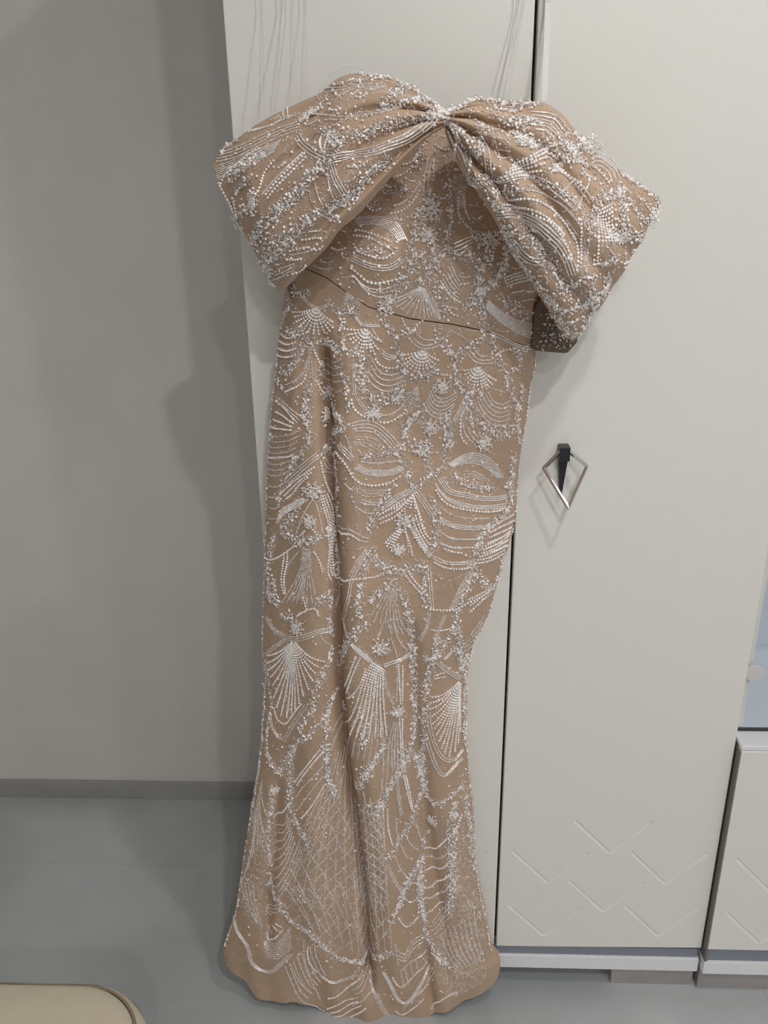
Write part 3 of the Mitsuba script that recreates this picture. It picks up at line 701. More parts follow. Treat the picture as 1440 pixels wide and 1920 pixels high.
B2,36|-553,13209 -362,13118 -222,13031 -65,12958 51,12922
@S
sw b 3|-3531,12246 -3348,12185 -3123,12057|-3553,12182 -3351,12099 -3189,11975
sw p 4|-3478,12160 -3351,12113 -3234,12012|-3653,11775 -3512,11799 -3291,11856
v64|-3064,12336 -3073,12148 -3077,12006 -3005,11898 -3010,11768 -3093,11610 -3216,11447 -3310,11269 -3440,11067 -3537,10842 -3583,10625
sw b 7|-3682,11640 -3442,11717 -3146,11879|-3723,11054 -3543,11114 -3346,11244
p|-3724,11297 -3569,11370 -3386,11433 -3263,11496
sw b 4|-3729,10884 -3587,10932 -3513,10971|-3776,10373 -3669,10416 -3553,10494
v79|-2703,12233 -2643,12112 -2547,12032 -2518,11980 -2632,11863 -2741,11683 -2729,11552 -2826,11584 -2887,11546
v72|-2731,11476 -2674,11390 -2659,11252 -2645,11112 -2683,10879 -2694,10675 -2658,10538 -2685,10425
B3,86|-2900,11549 -3021,11458 -3172,11308 -3405,11061
sw p 3|-2964,11373 -3194,11182 -3409,10970 -3519,10847|-3062,11214 -3181,11096 -3307,10923 -3433,10796
B3,72|-2851,11472 -2765,11242 -2641,11179
p|-2877,11426 -2856,11269 -2823,11097 -2792,10961 -2749,10777
fl133|-2977,11029
sw p 4|-3074,10896 -3246,10745 -3460,10572 -3614,10376|-3172,10888 -3278,10796 -3420,10693 -3549,10574
v86|-3174,10842 -3300,10667 -3357,10542 -3469,10381
b|-3012,10890 -3130,10688 -3279,10334
b|-2967,10893 -2915,10679 -2879,10415
sw p 4|-2891,10951 -2856,10759 -2811,10503 -2815,10280|-2815,10942 -2773,10744 -2754,10508 -2767,10375
fl89|-3054,10582
v100|-3544,10307 -3387,10265 -3232,10241 -3063,10305 -2910,10357 -2813,10384 -2705,10336
p|-3193,10348 -3158,10390 -3122,10446
p|-3011,10464 -2982,10428 -2953,10390
sw b 4|-2473,11998 -2303,12040 -2093,12002 -1951,11901 -1823,11772 -1752,11671|-2375,11914 -2222,11896 -2080,11846 -1953,11730 -1853,11629
sw s 4|-2362,11828 -2195,11809 -2053,11732 -1925,11601|-2364,11730 -2239,11686 -2140,11621 -2026,11574
v79|-2310,11567 -2184,11524 -2055,11546 -1882,11601 -1738,11613
b|-2311,11496 -2128,11448 -1912,11458 -1739,11470
B4,86|-2369,11430 -2230,11341 -2029,11300 -1841,11327 -1725,11383
P|-2642,11577 -2529,11478 -2457,11372 -2401,11271 -2317,11191 -2176,11136 -2031,11138 -1885,11181 -1740,11267
sw s 3|-2361,11122 -2206,11058 -1959,11063|-2348,11046 -2207,10983 -2004,10988
B2,43|-2308,10936 -2181,10872 -2050,10873
b|-2353,10833 -2241,10740 -2125,10727
v79|-1842,11166 -1901,11034 -2005,10911 -2080,10788 -2142,10634 -2190,10420
B3,86|-1698,11002 -1844,10881 -2007,10772
sw p 3|-1698,10927 -1845,10820 -2067,10694|-1699,10788 -1847,10663 -2070,10552
B2,72|-2687,10357 -2481,10471 -2306,10363 -2220,10331
p|-2667,10348 -2483,10425 -2336,10336
t|-2461,11845 -2409,11562 -2393,10973 -2360,10540
t|-2059,11256 -2265,10960 -2326,10769
b|-2505,11855 -2449,11718 -2410,11504
B3,86|-2601,11706 -2496,11614 -2410,11533
b|-2538,11179 -2478,11132 -2419,11093
@S
v64|-1487,12152 -1644,12024 -1687,11895 -1716,11810 -1674,11666
v79|-1103,12116 -1087,11941 -1071,11794 -1098,11648 -1140,11503 -1168,11372 -1284,11305 -1342,11220
fl127|-1430,11631
v57|-1688,11666 -1559,11707 -1501,11763
sw b 5|-1081,11396 -907,11503 -732,11533 -551,11466 -393,11300 -275,11099|-1037,11363 -876,11395 -699,11377 -546,11295 -370,11107
sw s 3|-874,11275 -726,11259 -573,11161 -494,11085|-844,11197 -724,11183 -571,11084
v72|-1051,11275 -917,11144 -767,11067 -584,11009 -413,10959
B3,72|-1197,11212 -1049,11008 -870,10944 -657,10867 -407,10800 -212,10774
sw b 3|-1269,11143 -1107,10939 -883,10824 -578,10728 -208,10675|-1240,11068 -1077,10875 -837,10756 -498,10665 -205,10609
P|-1254,11039 -1165,10898 -1032,10795 -867,10730 -653,10665 -450,10614 -255,10596
s|-1179,10793 -1015,10656 -728,10570 -463,10515
B3,64|-1208,10626 -1044,10519 -802,10441 -491,10395
b|-1176,10404 -1011,10309 -829,10269 -613,10229
b|-1190,10244 -1039,10182 -826,10137 -609,10095
v79|-1298,10953 -1282,10770 -1252,10583 -1251,10409 -1280,10250 -1294,10103
v86|-139,11375 -147,11201 -139,11037 -183,10893 -124,10736 -169,10561 -301,10483 -460,10419 -583,10304 -641,10119
sw p 5|-91,10433 -299,10417 -475,10375|-168,9939 -346,9974 -542,9975
t|-321,11048 -411,10911 -624,10753 -713,10567
v64|-1818,11610 -1689,11436 -1661,11305 -1618,11144 -1560,11084 -1589,11011
v57|-1401,11514 -1372,11368 -1371,11222 -1473,11139 -1560,11084
B3,86|-1531,11039 -1414,10869 -1297,10679
B3,72|-1604,11041 -1764,10984 -1956,10845
fan p 6|-1575,10995|-1854,10784 -1707,10784 -1532,10766 -1429,10481
fl133|-1694,10612
sw p 4|-1783,10485 -1873,10390 -1979,10263|-1724,10470 -1814,10326 -1906,10120
sw p 4|-1620,10548 -1517,10356 -1398,10142|-1502,10749 -1429,10466 -1339,10318
b|-1680,10469 -1659,10294 -1637,10117
fl89|-1786,10166
v64|-88,11077 -205,10998 -251,10916
@S
v100|-3642,10213 -3710,10020 -3761,9830 -3791,9649 -3846,9447 -3768,9330 -3866,9128 -3723,9114 -3632,9067
v72|-3701,9467 -3693,9300 -3741,9139
p|-3890,9678 -3684,9787 -3454,9991 -3306,10144
sw p 2|-3492,9962 -3542,9696 -3571,9487 -3547,9289|-3435,10015 -3465,9790 -3523,9538 -3521,9281
b|-3238,10090 -3409,9844 -3508,9659
sw s 7|-3185,10141 -3213,9891 -3354,9537 -3593,9116|-3069,10157 -3065,9855 -3031,9548 -2980,9338
sw s 4|-3203,9732 -3305,9457 -3501,9168|-3156,9652 -3184,9441 -3141,9315
p|-3007,10133 -2936,9992 -2898,9813
p|-3206,9362 -3186,9264 -3165,9183
v72|-2984,9266 -2901,9390 -2825,9445
v72|-3642,8907 -3534,8895 -3421,9008
p|-3332,8994 -3185,9142 -3034,9210 -2994,9084
fl133|-3343,8797
B3,86|-3915,8696 -3775,8594 -3610,8543 -3410,8571 -3173,8724 -2992,8813 -2801,8829
v72|-2757,10308 -2724,10055 -2703,9784 -2708,9621
sw s 3|-2722,10193 -2665,9919 -2656,9613 -2750,9165|-2710,9523 -2706,9297 -2764,9115
p|-2765,9795 -2709,9572 -2531,9718 -2346,9772 -2126,9764 -1990,9835
B3,86|-2223,10185 -2372,9994 -2466,9786
v72|-2209,10136 -2286,9902 -2334,9674 -2382,9485 -2375,9266 -2337,9075
B2,36|-2467,9754 -2525,9421 -2593,9134 -2626,8895 -2555,8723
v100|-2278,9042 -2389,8893 -2539,8696 -2674,8290 -2759,7978
B3,57|-2508,8634 -2386,8515 -2238,8306
v79|-2179,10209 -2137,10017 -1990,9898
sw p 3|-2824,10462 -2805,10143 -2826,9812 -2792,9638|-2756,10368 -2771,10101 -2765,9779
v57|-2822,9514 -2808,9226 -2847,8991 -2808,8646
t|-2478,10603 -2498,10414 -2517,10271 -2572,10103
t|-2373,10611 -2380,10303 -2355,10069
t|-2519,10225 -2338,10222 -2207,10229
b|-2979,8758 -2923,8643 -2852,8564
@S
v100|-2005,9899 -1900,9832 -1795,9862 -1600,9872 -1389,9959
v86|-1870,9816 -1872,9673 -1978,9564 -2146,9458 -2237,9385
v72|-1797,9591 -1723,9422 -1664,9167 -1635,8951 -1606,8661 -1576,8333 -1609,8103
sw s 7|-1963,9564 -2042,9396 -2168,9206 -2247,9072|-1828,9544 -1815,9282 -1758,8979 -1637,8666
b|-2003,9063 -2053,8892 -2120,8704
b|-1958,9024 -1929,8890 -1916,8754
b|-1881,8986 -1793,8625 -1671,8376
b|-1917,8695 -1858,8476 -1829,8312
fl141|-2077,8525
B2,57|-2037,8172 -1830,8253 -1624,8290
p|-1705,9796 -1600,9647 -1449,9452
p|-1645,9826 -1555,9676 -1480,9573
v72|-1419,9895 -1419,9665 -1419,9466 -1388,9266 -1326,9186
B2,43|-1344,9890 -1328,9591 -1295,9200
P|-1326,9186 -1202,9149 -1045,9117 -903,9116 -728,9175 -532,9210 -415,9263
B2,36|-1341,9133 -1371,8913 -1480,8609
p|-1627,10515 -1509,10289 -1390,10090
p|-1686,10435 -1628,10259 -1584,10049
B3,57|-1568,10482 -1450,10288 -1330,10037
B2,43|-1285,10034 -1118,9938 -873,9888 -703,9872
p|-1269,9950 -1117,9854 -902,9798 -731,9790
b|-1183,10418 -1032,10309 -851,10270 -651,10243
b|-1182,10273 -1030,10162 -833,10136 -678,10107
P|-1121,10154 -999,10093 -862,10057
v79|-575,10332 -633,10165 -674,9971 -714,9750
B3,86|-698,9710 -819,9542 -923,9309 -1014,9127
v72|-649,9679 -740,9541 -813,9335 -888,9168
sw p 5|-139,10181 -328,10140 -553,10095|-241,9835 -478,9826 -670,9847
v86|-665,9684 -528,9488 -396,9250 -326,9274 -283,9449
v57|-266,9474 -246,9671 -205,9846
sw p 3|-451,9287 -616,9249 -762,9225|-444,9158 -593,9080 -721,8979
B2,36|-1107,9038 -1198,8772 -1259,8515
v86|-903,9116 -930,8915 -990,8699 -1099,8536 -1082,8430
v72|-1260,8666 -1242,8418 -1384,8235
sw s 4|-491,8762 -623,8597 -769,8434|-551,8368 -650,8181 -825,8175
v86|-589,8378 -654,7966 -722,7771
v72|-911,8772 -888,8540 -830,8297 -857,8102 -744,7866
t|-1132,9805 -1146,9688 -1267,9551
t|-1314,9871 -1207,9695 -1038,9639 -792,9714
t|-994,9787 -976,9628 -942,9463
b|-1324,8811 -1182,8769 -1023,8768
B3,50|-964,8327 -1045,8242 -1110,8197
@S
fan p 13|-3417,8532|-3935,8012 -3956,7758 -3905,7603 -3863,7233 -3764,6989 -3639,7013 -3508,7180 -3357,7453 -3139,7897 -3045,8130 -2935,8278
sw s 3|-3468,8434 -3569,7848 -3651,7072|-3391,8470 -3483,7804 -3553,7176
B2,35|-3583,8477 -3782,8264 -3995,7962
p|-3872,7061 -3818,6882 -3695,6856 -3560,7048 -3362,7371
B2,47|-3966,6881 -3916,6630 -3767,6511 -3608,6762 -3469,7041 -3287,7375
v65|-2828,8519 -2857,8360 -2912,8210 -2987,8010 -3076,7817 -3141,7642 -3154,7434 -3237,7216 -3348,7047 -3419,6825 -3362,6769
v59|-2790,7635 -2872,7531 -2963,7263 -3036,7124 -3166,6965 -3317,6786 -3462,6618 -3574,6373 -3671,6121
v59|-2964,7246 -2975,7010 -3000,6757 -2998,6526 -2968,6303
v41|-3981,7897 -3961,7584 -3945,7315 -3920,7094 -3986,6835 -4047,6460 -4090,6096 -4048,5956
v35|-4101,7314 -4072,6986 -4138,6536 -4157,6203
t|-2755,7992 -2734,7613 -2731,7074 -2692,6567 -2668,6029
s|-2746,7004 -2834,6977 -2902,6858
s|-2751,6841 -2829,6770 -2932,6483
fl73|-2695,7182
v53|-2584,8570 -2687,8208 -2754,8024
sw p 2|-2454,8411 -2544,8111 -2659,7688|-2389,8396 -2519,8042 -2626,7627
@S
sw p 7|-2222,8273 -2345,7972 -2480,7490 -2695,6817|-2051,8116 -2058,7721 -2039,7183 -2016,6771
sw s 5|-2208,8269 -2263,7801 -2440,7340 -2584,6979|-2093,8211 -2102,7763 -2112,7290 -2076,6879
sw s 6|-2346,7450 -2494,7144 -2615,6715 -2681,6321|-2110,7388 -2074,6981 -2080,6676 -2132,6394
v80|-2325,7152 -2379,6866 -2387,6609
v66|-2078,6777 -2066,6592 -2131,6433 -2255,6317 -2337,6156 -2407,5963
B3,53|-2486,8608 -2374,8474 -2236,8295
B2,46|-2035,8186 -1828,8241 -1622,8287
v80|-1591,8499 -1577,8171 -1578,7922 -1564,7700 -1580,7421 -1566,7128 -1582,6835 -1598,6611 -1693,6420 -1774,6158 -1824,5881
sw p 2|-1814,8183 -1803,7815 -1792,7446|-1755,8127 -1758,7801 -1761,7455
b|-1843,8188 -1833,7821 -1852,7475
B2,33|-2036,8096 -2012,7788 -1897,7443
fl107|-1839,7282
sw p 2|-1810,7120 -1799,6753 -1789,6241|-1765,7110 -1768,6747 -1757,6337
sw b 4|-1903,7071 -1972,6665 -2011,6163|-1826,7082 -1847,6656 -1839,6045
v73|-1251,8284 -1309,8091 -1367,7795 -1396,7552 -1396,7326 -1426,7081 -1410,6815 -1425,6465 -1424,6078 -1456,5760
v53|-1413,8218 -1251,8284 -1118,8377
B3,66|-1190,8161 -1033,7911 -835,7619
fan p 10|-834,7580|-1305,7497 -1350,7290 -1287,6999 -1254,6799 -1157,6523 -1058,6240 -925,6184 -814,6535
B2,53|-1349,7194 -1301,6798 -1204,6424 -1057,6157 -889,6058 -755,6154
B2,53|-1378,6721 -1265,6208 -1069,5837 -887,5916 -752,5978
v53|-736,8097 -738,7726 -747,7444 -754,6973 -746,6585 -721,6177
v66|-967,8403 -849,8120 -807,7812 -887,7790
b|-1262,7912 -1172,7935 -1095,7915
b|-1262,7854 -1171,7856 -1078,7826
v66|-1584,6287 -1536,6072 -1472,5789
p|-2311,8177 -2421,7876 -2607,7563
@S
x5|-3624,4384 -3192,5349 -2677,4847 -2650,3034 -3923,2910
v92|-4082,6068 -4005,5894 -3907,5785 -3728,6033 -3631,6262 -3510,6500
v77|-3638,6164 -3662,5803 -3679,5500 -3713,5241 -3668,4975 -3559,4729 -3486,4547 -3372,4375
fl105|-4006,5339
v69|-4055,5176 -4073,4924 -4125,4730 -4166,4426 -4192,4046 -4198,3619 -4195,3237 -4154,3028 -4094,2870
p|-3737,5188 -3889,4886 -4073,4704
sw s 6|-3769,4988 -3829,4715 -4112,4425|-3667,4364 -3865,3806 -4139,3303
sw s 3|-3582,4382 -3831,3685 -4094,3191|-3549,4222 -3755,3575 -3997,3038
sw p 2|-3108,6541 -3308,6229 -3588,5673|-3058,6486 -3273,6188 -3549,5646
v84|-3032,6647 -3012,6335 -3012,6008 -2955,5695 -2914,5391
b|-3056,6191 -3334,5831 -3584,5378
b|-3069,5964 -3308,5619 -3578,5106
p|-3082,5736 -3283,5361 -3502,4981
sw n 5|-3050,5653 -3248,5313 -3469,4832|-2721,5096 -3137,4503 -3580,3655
sw n 6|-2692,4880 -2985,4524 -3699,3842|-2602,3460 -2804,3240 -3009,3055
sw n 8|-3143,5601 -3379,4972 -3783,3819 -4023,2975|-2673,5915 -2660,5003 -2640,4115 -2594,2979
sw n 6|-2918,5294 -2778,4959 -2650,4492|-3790,3692 -3637,3378 -3503,3103
sw n 5|-2864,6431 -2953,6081 -3032,5650|-2698,6252 -2788,5778 -2921,5198
v54|-4250,5961 -4280,5586 -4379,5178 -4495,4647
sw s 5|-4232,5435 -4249,5105 -4148,4681|-4438,4652 -4489,4076 -4770,3062
sw s 4|-4309,4849 -4284,4522 -4199,4228|-4405,4349 -4328,4156 -4238,3931
x12|-4443,4911 -4168,4679 -4252,3509 -4431,2747 -4821,2602 -4695,3470
@S
x5|-2542,5188 -2089,5414 -2089,3120 -2553,2817
v92|-1602,6398 -1712,6211 -1823,5973 -1974,5752 -2050,5537 -2146,5298 -2224,5110
v77|-1547,6216 -1473,5892 -1417,5523 -1492,5344 -1568,5128 -1626,4869 -1800,4581 -1956,4308 -2091,4122
v77|-1400,6260 -1417,5839 -1407,5499 -1322,5323 -1227,5209 -1058,5288 -904,5356 -746,5406
sw p 2|-1750,5918 -1697,5578 -1625,5150|-1714,5912 -1660,5570 -1606,5169
B2,38|-1861,5929 -1846,5592 -1796,5041
b|-1569,4902 -1512,4641 -1454,4352
b|-1723,4571 -1648,4376 -1512,4190
fl90|-1262,4821
v54|-1298,4504 -1415,4389 -1434,4171
v77|-1434,4078 -1513,3872 -1612,3655 -1772,3331 -1835,2936
v61|-1454,3997 -1474,3645 -1493,3255 -1453,2874
P|-1415,4178 -1237,4118 -1066,4367 -894,4579 -758,4834
b|-1395,3977 -1196,3882 -946,4156
p|-1394,3705 -1155,3645 -943,3916
P|-1513,3445 -1252,3258 -1054,3438 -900,3656
b|-1393,3062 -1128,3020 -935,3392
p|-1770,3484 -1652,3475 -1513,3458
p|-2037,5243 -2025,4797 -1955,4402
b|-1891,4997 -1876,4643 -1802,4332 -1688,4027
b|-1919,4198 -1826,3842 -1710,3590
B2,38|-2054,4039 -1962,3733 -1811,3291
b|-1753,3128 -1654,2979 -1514,3117
v123|-902,5180 -916,4738 -928,4234 -900,3708 -932,3174
v77|-683,5186 -656,4787 -589,4499 -556,3974 -480,3417
x14|-856,4695 -548,4574 -488,3883 -312,2505 -986,2764
x8|-851,5815 -691,5695 -550,4687 -817,4783
sw n 6|-2615,5142 -2595,4327 -2573,3599 -2522,2637|-2182,5310 -2101,4689 -2075,3944 -2091,3034
sw n 10|-2606,4739 -2331,5386 -2142,5512|-2554,2747 -2289,3286 -2078,3736
sw n 10|-2597,5070 -2338,5167 -2099,4835|-2531,3113 -2295,3052 -2111,3025
sw s 4|-2070,6511 -2097,6000 -2142,5488|-1836,6489 -1859,6070 -1900,5766
v92|-2143,6443 -2252,6251 -2406,5958 -2537,5637
sw s 4|-2417,5659 -2373,5279 -2286,4931|-2090,5366 -2097,4932 -2086,4439
v77|-2430,5324 -2255,5364 -2108,5376
@S
x4|-3940,3542 -2505,3303 -2540,1523 -3108,1735 -3853,2483
v79|-4242,3223 -4214,3017 -4084,2891 -3968,2573 -3818,2395 -3601,2303 -3391,2120 -3199,1803 -3020,1551 -2766,1496 -2543,1377
sw b 3|-4366,2520 -4162,2691 -4072,2789|-4377,2346 -4127,2565 -4023,2640
b|-4356,2102 -4355,1950 -4354,1801
b|-4315,2109 -4297,2012 -4249,1979
b|-4238,2196 -4193,2170 -4134,2120
b|-4165,2280 -4107,2246 -4030,2206
p|-4385,1912 -4357,1754 -4256,1854 -4033,2156
sw b 7|-4450,1706 -4170,1821 -3888,2243|-4384,1405 -4151,1465 -3890,1781
B3,72|-5026,2058 -4941,1824 -4782,1605 -4725,1251 -4594,1063 -4388,1023 -4211,1180 -4032,1433 -3898,1629
sw b 7|-4043,1266 -3944,876 -3806,448 -3696,281|-3435,2031 -3390,1502 -3309,1198 -3252,1107
b|-3914,1359 -3816,986 -3710,750
p|-3563,1880 -3558,1391 -3435,1125
b|-3635,2056 -3628,1189 -3518,698 -3416,340
B2,43|-3335,1075 -3198,958 -2980,976 -2677,1162
p|-3241,466 -2949,709 -2742,952 -2565,1087
sw p 4|-3279,134 -3061,360 -2754,539|-3056,-45 -2874,-31 -2515,379
b|-3696,281 -3459,108 -3194,-29
x14|-4841,2975 -4400,3260 -4403,2473 -4521,2077 -4910,2414
sw n 6|-3911,3399 -3658,3018 -3455,2398|-2661,3639 -2627,2896 -2555,1576
sw n 6|-3397,3491 -3720,2985 -3961,2679|-2557,2264 -2912,1828 -3111,1680
sw n 6|-3921,3244 -3633,2772 -3282,2029|-2752,3652 -2616,3356 -2486,2540
sw s 4|-4806,3013 -4735,2647 -4533,2220|-4557,3081 -4530,2602 -4443,2115
@S
sw n 6|-2650,3630 -2633,2873 -2629,1665|-2067,3809 -2044,2875 -1998,1936
sw n 6|-2486,3309 -2587,3382 -2697,3310|-1990,2601 -2236,2074 -2557,1564
sw n 6|-2721,2501 -2550,1871 -2409,1350|-2298,3725 -2168,3511 -2037,3285
v89|-2754,1530 -2560,1434 -2246,1627 -2040,1839 -1940,1875
v67|-1617,3575 -1733,3381 -1832,3035 -1929,2832 -2009,2607
v82|-1464,3638 -1464,3259 -1445,2837 -1405,2469 -1364,2118 -1263,1799 -1140,1511 -932,1228 -771,1185
b|-1957,3652 -1866,3414 -1811,3189
b|-1754,3114 -1658,2996 -1522,3103
p|-1874,2668 -1720,2405 -1503,2626
p|-1425,2664 -1228,2729 -1051,2820
b|-1387,3074 -1189,2974 -1018,3186
sw b 3|-1900,1919 -1763,1749 -1663,1981 -1444,2130|-1883,1686 -1745,1572 -1624,1810 -1424,1953
b|-1937,2093 -1911,1782 -1885,1477
b|-1847,1342 -1625,1533 -1362,1633
p|-1990,1134 -1831,896 -1606,1127 -1341,1344
b|-1847,1342 -1818,1125 -1790,914
b|-1766,1374 -1737,1158 -1708,950
b|-1665,1459 -1636,1275 -1606,1099
b|-1564,1543 -1535,1363 -1504,1210
b|-1464,1643 -1413,1482 -1362,1306
B4,74|-2173,1251 -1995,814 -1795,391 -1505,791 -1260,1266
B2,44|-1220,1229 -1381,749 -1608,561 -1817,162
p|-1422,461 -1671,202 -1839,44 -1964,141
B3,74|-2530,1153 -2414,776 -2327,631 -2191,221 -2092,-45
sw b 3|-2564,1203 -2666,1026 -2773,874|-2366,1069 -2532,822 -2737,660
b|-2791,309 -2532,581 -2326,677
x16|-1224,1867 -991,2720 -458,3054 -298,2361 -193,1441 -221,714 -716,440 -971,588 -1138,1176
v96|-1009,2606 -900,3046 -767,3270
p|-1255,173 -991,565 -761,592
sw s 4|-1346,2435 -1147,2507 -991,2720|-1265,2112 -1083,2191 -892,2587
sw s 7|-1102,1983 -976,1569 -730,1178|-492,2625 -415,1939 -253,1230
@R
y1.1|-1128,15693 -781,15901 -140,15906 363,15546 1276,14854 1431,14667 1079,14078 691,13481 369,13254 -139,13999 -621,14724
@L
y0.7|-1218,15725 -1709,16060 -2340,16203 -2935,15909 -3912,15368 -3404,14114 -3074,14002 -2384,14661 -1761,15245
@B
y0.6|-1392,15644 -988,15325 -147,14163 93,13000 -690,13314 -1529,13470 -2148,13684 -2782,14003 -2477,14530
@S
y0.25|-3238,13627 -2084,13477 14,12872 -130,11000 -3812,10812 -3560,12542
y0.12|-3812,10812 -130,11000 -288,9178 -666,7745 -3968,7876
y0.12|-3968,7876 -666,7745 -617,5225 -15,1334 -1349,337 -3814,612 -5032,1642 -4251,5249
"""

# ---------------------------------------------------------------- the gown: beading laid on its surfaces
from scipy.interpolate import NearestNDInterpolator
rng = np.random.default_rng(7)
HOLDERS = {"B": ("evening_gown__bodice", [BODICE]), "S": ("evening_gown__skirt", [SKIRT]), "L": ("evening_gown__sleeve", [SLEEVES[0]]), "R": ("evening_gown__sleeve_001", [SLEEVES[1]])}

class Surface:
    """y of a cloth's front at (x, z), with its normal."""
    def __init__(self, grids):
        p = np.concatenate([g.reshape(-1, 3) for g in grids])
        self.lin, self.near = LinearNDInterpolator(p[:, [0, 2]], p[:, 1]), NearestNDInterpolator(p[:, [0, 2]], p[:, 1])
    def y(self, xz):
        v = self.lin(xz)
        bad = np.isnan(v)
        if bad.any():
            v[bad] = self.near(xz[bad])
        return v
    def at(self, xz):
        e = 0.0025
        y = self.y(xz)
        gx = (self.y(xz + [e, 0]) - self.y(xz - [e, 0])) / (2 * e)
        gz = (self.y(xz + [0, e]) - self.y(xz - [0, e])) / (2 * e)
        gx, gz = np.clip(gx, -2.5, 2.5), np.clip(gz, -2.5, 2.5)
        n = np.stack([gx, -np.ones_like(gx), gz], -1)
        return np.stack([xz[:, 0], y, xz[:, 1]], -1), n / np.linalg.norm(n, axis=1, keepdims=True)

def spline(pts, step=0.0008):
    """Dense points along a smooth curve through pts (x, z)."""
    p = np.asarray(pts, float)
    if len(p) == 2:
        m = max(2, int(np.linalg.norm(p[1] - p[0]) / step))
        return p[0] + (p[1] - p[0]) * np.linspace(0, 1, m)[:, None]
    s = np.r_[0, np.cumsum(np.linalg.norm(np.diff(p, axis=0), axis=1) ** 0.5 + 1e-6)]
    from scipy.interpolate import CubicSpline
    c = CubicSpline(s, p, bc_type="natural")
    m = max(8, int(np.linalg.norm(np.diff(p, axis=0), axis=1).sum() / step))
    return c(np.linspace(0, s[-1], m))

def walk(surf, xz, pitch, start=0.0):
    """Positions, tangents and normals at an even pitch along a curve laid on the cloth."""
    P, N = surf.at(xz)
    s = np.r_[0, np.cumsum(np.linalg.norm(np.diff(P, axis=0), axis=1))]
    k = np.arange(start, s[-1], pitch)
    if len(k) == 0:
        k = np.array([s[-1] / 2])
    pos = np.stack([np.interp(k, s, P[:, c]) for c in range(3)], -1)
    nor = np.stack([np.interp(k, s, N[:, c]) for c in range(3)], -1)
    nor /= np.linalg.norm(nor, axis=1, keepdims=True)
    ahead = np.stack([np.interp(np.minimum(k + 0.0008, s[-1]), s, P[:, c]) - np.interp(np.maximum(k - 0.0008, 0), s, P[:, c]) for c in range(3)], -1)
    tan = ahead / np.maximum(np.linalg.norm(ahead, axis=1, keepdims=True), 1e-9)
    return pos, tan, nor

ICO0, ICO1 = trimesh.creation.icosphere(subdivisions=0), trimesh.creation.icosphere(subdivisions=1)
def prism(n=5):
    a = np.linspace(0, 2 * np.pi, n, endpoint=False)
    ring = np.stack([0 * a, np.cos(a), np.sin(a)], -1)
    v = np.vstack([ring + [-1, 0, 0], ring + [1, 0, 0], [[-1, 0, 0], [1, 0, 0]]])
    f = []
    for k in range(n):
        j = (k + 1) % n
        f += [[k, j, n + j], [k, n + j, n + k], [2 * n, j, k], [2 * n + 1, n + k, n + j]]
    return v, np.array(f)
PRISM = prism()
PEARL, GEM = (np.array(ICO1.vertices), np.array(ICO1.faces)), (np.array(ICO0.vertices), np.array(ICO0.faces))
def octa():
    v = np.array([[1, 0, 0], [-1, 0, 0], [0, 1, 0], [0, -1, 0], [0, 0, 1], [0, 0, -1]], float)
    f = [[0, 2, 4], [2, 1, 4], [1, 3, 4], [3, 0, 4], [2, 0, 5], [1, 2, 5], [3, 1, 5], [0, 3, 5]]
    return v, np.array(f)
OCTA = octa()

def scatter(shape, pos, tan, nor, size, tones=(0.74, 0.86, 0.95)):
    """Copies of a shape at pos, its x axis along tan and z along nor, scaled by size (n, 3)."""
    v, f = shape
    tan = tan - nor * (tan * nor).sum(1, keepdims=True)
    tan /= np.maximum(np.linalg.norm(tan, axis=1, keepdims=True), 1e-9)
    b = np.cross(nor, tan)
    M = np.stack([tan, b, nor], 1)                                 # rows: axes
    V = np.einsum("kj,nj,njc->nkc", v, size, M) + pos[:, None]
    Fc = (f[None] + (np.arange(len(pos)) * len(v))[:, None, None]).reshape(-1, 3)
    tone = np.repeat(rng.choice(tones, len(pos)) * rng.uniform(0.92, 1.04, len(pos)), len(v))[:, None]
    return V.reshape(-1, 3), Fc, np.repeat(np.clip(tone, 0, 1), 2, 1)

def join(parts):
    V, Fc, C, o = [], [], [], 0
    for v, f, c in parts:
        V.append(v); Fc.append(f + o); C.append(c); o += len(v)
    m = trimesh.Trimesh(np.vstack(V), np.vstack(Fc), process=False)
    m.metadata["tone"] = np.vstack(C)
    return m
SILVER = (0.42, 0.60, 0.72, 0.82, 0.90, 0.97)                      # tones of the mixed stones

def turned(tan, nor, spread=np.pi):
    """tan turned at random about nor, nor tipped a little: the pieces sit loosely."""
    a = rng.uniform(-spread, spread, len(tan))[:, None]
    b = np.cross(nor, tan)
    t = np.cos(a) * tan + np.sin(a) * b
    n = nor + 0.45 * rng.normal(size=nor.shape)
    return t, n / np.linalg.norm(n, axis=1, keepdims=True)

